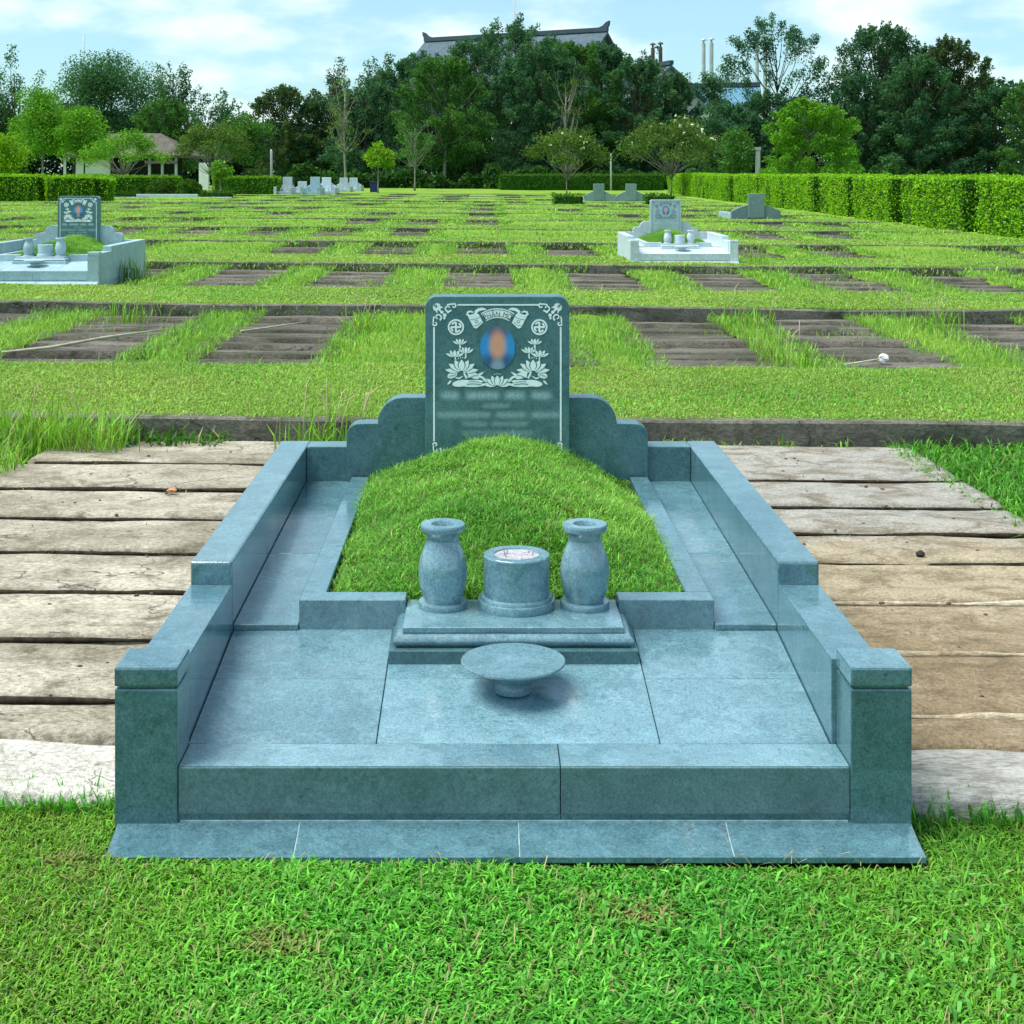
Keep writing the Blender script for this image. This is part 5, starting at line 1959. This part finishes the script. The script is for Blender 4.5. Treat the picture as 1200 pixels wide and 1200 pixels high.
# ------------------------------------------------------------------ grass
GREEN_F = ((0.052, 0.290, 0.026), (0.145, 0.450, 0.042))
GREEN_Y = ((0.175, 0.345, 0.042), (0.310, 0.480, 0.080))
GREEN_V = ((0.145, 0.345, 0.034), (0.245, 0.465, 0.060))

# front lawn: broad-leaved carpet grass
n = 118000
p = scatter(n, -1.45, 1.65, 2.2, 3.40)
in_tomb = (p[:, 0] > -0.812) & (p[:, 0] < 0.950) & (p[:, 1] > 3.078)
edge_ = (p[:, 1] > 3.31) & ~in_tomb
keep = ~in_tomb & ~(edge_ & (RNG.random(n) < 0.5))
p = p[keep]; n = len(p)
zz = gz(p[:, 0]) + 0.008 * vnoise(p[:, 0], p[:, 1], 3, 2.5)
side = np.clip((np.abs(p[:, 0] - 0.05) - 0.45) / 0.7 + 0.35 * vnoise(p[:, 0], p[:, 1], 12, 3.0), 0, 1)[:, None]
c1 = grass_palette(n, GREEN_F, with_z(p, 0) * 2, 6, 0.30, 0.02)
c2 = grass_palette(n, ((0.12, 0.30, 0.012), (0.24, 0.40, 0.03)), with_z(p, 0) * 2, 7, 0.30, 0.12)
col = c1 * (1 - side * 0.8) + c2 * side * 0.8
bare = np.clip((vnoise(p[:, 0], p[:, 1], 19, 4.5) - 0.62) * 4, 0, 1)[:, None] * (RNG.random(n) < 0.75)[:, None]
col = col * (1 - bare) + np.array([0.30, 0.26, 0.09]) * bare * RNG.uniform(0.6, 1.2, n)[:, None]
den = 1 + 0.3 * vnoise(p[:, 0], p[:, 1], 14, 8)
den = den * np.where((p[:, 1] > 3.03) & (p[:, 0] > -0.82) & (p[:, 0] < 0.97), 0.6, 1.0)
o = blade_mesh('grass', with_z(p, zz - 0.003), np.clip(RNG.normal(0.030, 0.010, n) * den, 0.008, 0.065), RNG.uniform(0.0022, 0.0056, n) * (1.15 - 0.5 * side[:, 0]),
               RNG.uniform(0.7, 1.7, n), col)
tag(o, 'short broad-bladed green lawn grass in front of the near grave', 'grass')

n = 2600
p = scatter(n, -1.4, 1.6, 2.25, 3.06)
kk = vnoise(p[:, 0], p[:, 1], 55, 5) > 0.15
p = p[kk]; n = len(p)
o = blade_mesh('ground_weeds', with_z(p, gz(p[:, 0]) + 0.004), RNG.uniform(0.025, 0.045, n), RNG.uniform(0.006, 0.010, n), RNG.uniform(0.9, 1.6, n),
               grass_palette(n, ((0.05, 0.26, 0.03), (0.13, 0.40, 0.05)), with_z(p, 0), 9, 0.25, 0.02))
tag(o, 'broad-leaved weeds creeping through the front lawn', 'weeds')
n = 700
p = scatter(n, -1.4, 1.6, 2.25, 3.08)
o = blade_mesh('clippings', with_z(p, gz(p[:, 0]) + RNG.uniform(0.004, 0.022, n)), RNG.uniform(0.03, 0.07, n), RNG.uniform(0.0015, 0.003, n), RNG.uniform(1.2, 1.6, n),
               np.array([0.42, 0.37, 0.17]) * RNG.uniform(0.6, 1.2, (n, 1)))
tag(o, 'dry straw clippings lying in the front lawn', 'clippings')

# verge right and left of the near planks, and long tufts by the kerb
Ps, Ls, Ws, Le, Cs = [], [], [], [], []


def patch(n, x0, x1, y0, y1, z, L, W, lean, tone, seed=1, dry=0.06, mask=None, spread=0.28):
    p = scatter(n, x0, x1, y0, y1)
    if mask is not None:
        p = p[mask(p[:, 0], p[:, 1])]
    m = len(p)
    if m == 0: return
    zz = gz(p[:, 0]) + (z(p[:, 0], p[:, 1]) if callable(z) else z)
    Ps.append(with_z(p, zz))
    Ls.append(np.clip(RNG.normal(L, L * 0.3, m), L * 0.3, L * 2))
    Ws.append(RNG.uniform(0.6, 1.3, m) * W)
    Le.append(RNG.uniform(lean[0], lean[1], m))
    Cs.append(grass_palette(m, tone, with_z(p, 0), seed, spread, dry))


def flush(name, label):
    global Ps, Ls, Ws, Le, Cs
    o = blade_mesh(name, np.concatenate(Ps), np.concatenate(Ls), np.concatenate(Ws), np.concatenate(Le), np.concatenate(Cs))
    tag(o, label, 'grass')
    Ps, Ls, Ws, Le, Cs = [], [], [], [], []
    return o


edge_r = lambda x, y: x > 2.17 + 0.10 * vnoise(y, x, 20, 4) + np.where(y < 5.9, (5.9 - y) * 0.6, 0)
patch(12000, 2.0, 3.3, 5.2, 7.8, 0.0, 0.07, 0.007, (0.5, 1.5), ((0.060, 0.25, 0.018), (0.14, 0.38, 0.03)), 21, 0.03, edge_r)
edge_l = lambda x, y: x < -2.17 + 0.10 * vnoise(y, x, 22, 4) - np.where(y < 6.9, (6.9 - y) * 0.35, 0)
patch(9000, -3.2, -1.95, 5.4, 7.8, 0.0, 0.13, 0.006, (0.2, 1.0), GREEN_V, 23, 0.06, edge_l)
patch(700, -2.5, -1.85, 7.35, 7.79, 0.0, 0.20, 0.007, (0.1, 0.8), GREEN_V, 24, 0.08)
patch(260, -1.9, -1.35, 7.55, 7.79, 0.0, 0.10, 0.012, (0.3, 1.2), ((0.03, 0.12, 0.012), (0.06, 0.18, 0.016)), 24, 0.02)
patch(80, 0.95, 2.0, 7.7, 7.80, 0.0, 0.07, 0.008, (0.3, 1.2), GREEN_V, 25, 0.02)
# between plank joints
patch(260, -2.2, -0.82, 3.7, 7.6, 0.02, 0.03, 0.004, (0.4, 1.3), ((0.10, 0.16, 0.02), (0.2, 0.22, 0.06)), 26, 0.4)
patch(160, 0.95, 2.2, 3.7, 7.6, 0.02, 0.03, 0.004, (0.4, 1.3), ((0.10, 0.16, 0.02), (0.2, 0.22, 0.06)), 27, 0.5)
# fringe against the pale edging strips
patch(1400, -1.6, -0.82, 3.28, 3.40, 0.0, 0.045, 0.005, (0.2, 1.0), GREEN_F, 28, 0.03)
patch(1400, 0.955, 1.8, 3.28, 3.40, 0.0, 0.045, 0.005, (0.2, 1.0), GREEN_F, 29, 0.03)
flush('grass', 'longer green grass bordering the near concrete planks')

# lawn strips
for k, (cnt, L, W) in enumerate([(105000, 0.040, 0.006), (80000, 0.042, 0.011), (60000, 0.046, 0.017), (42000, 0.05, 0.024), (32000, 0.055, 0.032), (24000, 0.06, 0.04), (18000, 0.06, 0.05), (15000, 0.06, 0.055), (12000, 0.06, 0.06)]):
    y0 = KERB0 + PITCH * k
    x0, x1 = row_x(k)
    dd = y0 + 1
    xa, xb = max(x0, -0.333 * dd - 0.9), min(x1, 0.373 * dd + 1.0)

    def lz(X, Y, y0=y0, k=k):
        t = np.clip((Y - y0 - LAWNW + 0.22) / 0.22, 0, 1)
        return LTOP - 0.008 + 0.012 * vnoise(X, Y, 60 + k, 1.6) - 0.05 * t ** 2
    patch(cnt, xa, xb, y0 + 0.03, y0 + LAWNW + 0.08, lz, L * 0.85, W, (0.8, 1.6), GREEN_Y, 30 + k, 0.07, None, 0.20)
    patch(cnt // 9, xa, xb, y0 + 0.05, y0 + LAWNW, lz, L * 0.9, W, (0.8, 1.5), ((0.16, 0.19, 0.05), (0.26, 0.27, 0.09)), 160 + k, 0.3, lambda X, Y: vnoise(X, Y * 1.6, 230, 1.7) > 0.30, 0.25)
    # darker clumps
    patch(cnt // 8, xa, xb, y0 + 0.12, y0 + LAWNW, lz, L * 1.1, W, (0.7, 1.5), GREEN_F, 130 + k, 0.03, lambda X, Y: vnoise(X, Y, 200, 1.3) > 0.35, 0.25)
flush('grass', 'mown yellow-green lawn strips between the rows of plank covers')

# turf that has grown up in the gaps between the covers
def verge_z(k):
    return 0.070 if k == 0 else (0.095 if k == 1 else 0.126)


VERGE = {}
for k in range(0, NROW - 1):
    y0 = KERB0 + PITCH * k + LAWNW - 0.12
    y1 = KERB0 + PITCH * (k + 1) - 0.004
    x0, x1 = row_x(k)
    xs = [x0] + [v for ab in COVERS[k] for v in ab] + [x1]
    Vv, Qq = [], []
    vg = MB()
    for i in range(0, len(xs), 2):
        a, b = xs[i], xs[i + 1]
        if b - a < 0.08: continue
        nx_, ny_ = max(5, int((b - a) / (0.10 if k < 3 else 0.25))), 22 if k < 4 else 10
        X, Y = np.meshgrid(np.linspace(a, b, nx_), np.linspace(y0, y1, ny_))
        e = np.minimum(X - a, b - X)
        wig = 0.09 * vnoise(Y, X * 0 + i, 500 + k, 3.0) + 0.03
        Xs = X + np.where(X < (a + b) / 2, -1, 1) * np.clip(1 - e / 0.2, 0, 1) * wig
        Z = gz(X) + verge_z(k) * np.clip(e / 0.16, 0, 1) ** 0.6 + 0.012 * vnoise(X, Y, 510 + k, 3.0) - 0.012
        base_ = len(vg.v)
        ii = (np.arange(ny_ - 1)[:, None] * nx_ + np.arange(nx_ - 1)[None, :]).ravel()
        vg.add(np.stack([Xs.ravel(), Y.ravel(), Z.ravel()], 1).tolist(), np.stack([ii, ii + 1, ii + nx_ + 1, ii + nx_], 1).tolist(), True)
    o = vg.build('lawn', M['turf'])
    o['kind'] = 'structure'

# long grass growing in the gaps between the covers
for k in range(0, 11):
    y0 = KERB0 + PITCH * k + LAWNW
    y1 = KERB0 + PITCH * (k + 1)
    x0, x1 = row_x(k)
    W = 0.0055 + 0.0038 * k if k < 3 else 0.006 + 0.0052 * k
    xs = [x0] + [v for ab in COVERS[k] for v in ab] + [x1]
    for i in range(0, len(xs), 2):
        a, b = xs[i], xs[i + 1]
        if b - a < 0.05: continue
        inview = (max(b / y0, b / y1) * F + PX0 > -40) and (min(a / y0, a / y1) * F + PX0 < 1240)
        if not inview: continue
        a = max(a, -0.40 * y1); b = min(b, 0.45 * y1)
        if b <= a: continue
        area = (b - a + 0.3) * (y1 - y0)
        m = int(area * max(60, 1500 / (1 + 0.9 * k) ** 1.25))
        patch(m, a - 0.15, b + 0.15, y0 - 0.1, y1 - 0.05, lambda X, Y, k=k: verge_z(k) * 0.75 - 0.02 + 0.02 * vnoise(X, Y, 77, 2), 0.085 - 0.003 * k, W, (0.3, 1.4), GREEN_V, 50 + k + i, 0.05)
        # creeping over the covers' edges
    for (xa, xb) in COVERS[k]:
        m = int(60 + 900 / (1 + k) + (160 if k > 1 else 0))
        patch(m, xa - 0.05, xb + 0.05, y0 - 0.05, y1, 0.02, 0.08, W, (0.3, 1.2), GREEN_V, 90 + k, 0.25,
              lambda X, Y, xa=xa, xb=xb, k=k: (vnoise(X, Y, 300 + k, 1.9) + np.where(k > 1, 0.25, 0)) > 0.45)
        patch(int(130 / (1 + 0.2 * k)), xa, xb, y0 - 0.08, y0 + 0.15, 0.02, 0.12, W, (0.2, 1.1), GREEN_V, 91 + k, 0.1)
    # grass hanging over the kerb and growing at its foot
    if k >= 0:
        yk = KERB0 + PITCH * k
        xa, xb = max(x0, -0.36 * yk), min(x1, 0.40 * yk)
        patch(int((xb - xa) * (70 if k <= 1 else 220 / (1 + 0.12 * k))), xa, xb, yk - 0.10, yk + 0.05, lambda X, Y: LTOP * RNG.random(len(X)) - 0.02, 0.07 if k > 1 else 0.045, W, (0.3, 1.5), GREEN_V, 92 + k, 0.1,
              lambda X, Y, k=k: vnoise(X, Y * 0, 400 + k, 1.3) > (0.62 if k == 0 else 0.1 if k == 1 else -0.45))
flush('grass', 'tall bright green grass filling the gaps between dark plank covers')


# individual weeds with seed heads
def weed(label, x, y, z, h, nbl, nst, spread, seed, tone=((0.13, 0.34, 0.02), (0.24, 0.45, 0.03))):
    r_ = random.Random(seed)
    w_ = thing('weed_tuft', label, 'weed', (x, y, z), 'tall weed tufts')
    m = nbl
    p = np.stack([RNG.normal(x, spread * 0.35, m), RNG.normal(y, spread * 0.25, m), np.full(m, z)], 1)
    col = grass_palette(m, tone, p, seed, 0.25, 0.08)
    blade_mesh('blades', p, RNG.uniform(0.45, 0.95, m) * h, RNG.uniform(0.006, 0.011, m), RNG.uniform(0.05, 0.9, m), col, parent=w_, kind=None)
    mb = MB()
    for i in range(nst):
        ax, ay = r_.gauss(0, spread * 0.35), r_.gauss(0, spread * 0.2)
        dx = r_.uniform(-0.25, 0.3) * h
        hh_ = h * r_.uniform(0.9, 1.35)
        pts = [(x + ax, y + ay, z), (x + ax + dx * 0.3, y + ay, z + hh_ * 0.55), (x + ax + dx * 0.75, y + ay, z + hh_ * 0.9), (x + ax + dx * 1.25, y + ay, z + hh_)]
        mb.tube(pts, [0.0022, 0.002, 0.0045, 0.0012], 5)
    if nst: mb.build('seed_stalk', plain_mat('dry_straw', (0.46, 0.42, 0.24), 0.9), w_)


weed('tall weed tuft with pale seed stalks behind the left headboard wing', -0.80, 7.45, 0.0, 0.34, 90, 7, 0.34, 1)
weed('tall bright grass tuft at the left edge by the near kerb', -2.45, 7.5, 0.0, 0.40, 150, 3, 0.5, 2)
weed('upright weed tuft between dark covers left of the headstone', -1.05, 12.9, 0.03, 0.30, 70, 6, 0.35, 3)
weed('upright weed tuft by the dark kerb at upper left', -3.3, 13.7, 0.03, 0.34, 80, 2, 0.4, 4)
weed('bushy weed tuft right of the headstone by the dark kerb', 2.45, 13.5, 0.0, 0.34, 90, 3, 0.4, 5)
weed('thin weed tuft on the grass left of the right dark cover', 2.2, 10.8, 0.0, 0.30, 50, 6, 0.3, 6)
weed('weed tuft with seed stalks at the far right by the dark kerb', 4.2, 13.6, 0.0, 0.32, 60, 9, 0.5, 7)
weed('dark weed tuft at the outer wall of the left edge grave', -4.42, 18.1, 0.1, 0.45, 110, 0, 0.35, 8, ((0.04, 0.13, 0.02), (0.08, 0.2, 0.03)))
weed('thin weed tuft growing before the whitish grave at right', 4.1, 21.6, 0.1, 0.35, 50, 4, 0.3, 9)

# sticks and litter on the covers behind
stk = plain_mat('bleached_stick', (0.40, 0.38, 0.28), 0.9)
mb = MB()
mb.tube([px(2, 413, 11.0), px(60, 407, 11.2), px(120, 396, 11.5), px(190, 386, 11.8)], [0.010, 0.012, 0.012, 0.006], 7)
tag(mb.build('stick', stk), 'long bleached stick lying across the dark cover at the left edge', 'stick')
mb = MB()
mb.tube([px(282, 388, 12.0), px(320, 383, 12.2), px(358, 377, 12.4)], [0.006, 0.008, 0.004], 7)
tag(mb.build('stick', stk), 'thin bleached stick on the dark cover left of the headstone', 'stick')
lit = thing('litter', 'white crumpled litter with a thin white cord on the right dark cover', 'litter', (3.05, 11.0, 0.05))
mb = MB()
pl_ = px(1036, 420, 11.0)
crumb(mb, pl_.x, 11.0, pl_.z - 0.02, 0.045, 9, 0.8)
mb.build('crumpled_ball', plain_mat('white_plastic', (0.75, 0.74, 0.72), 0.5), lit)
mb = MB()
mb.tube([px(1030, 421, 10.98), px(1010, 424, 10.9), px(990, 427, 10.85)], [0.008, 0.006, 0.005], 6)
mb.build('cord', plain_mat('white_cord', (0.65, 0.62, 0.55), 0.7), lit)
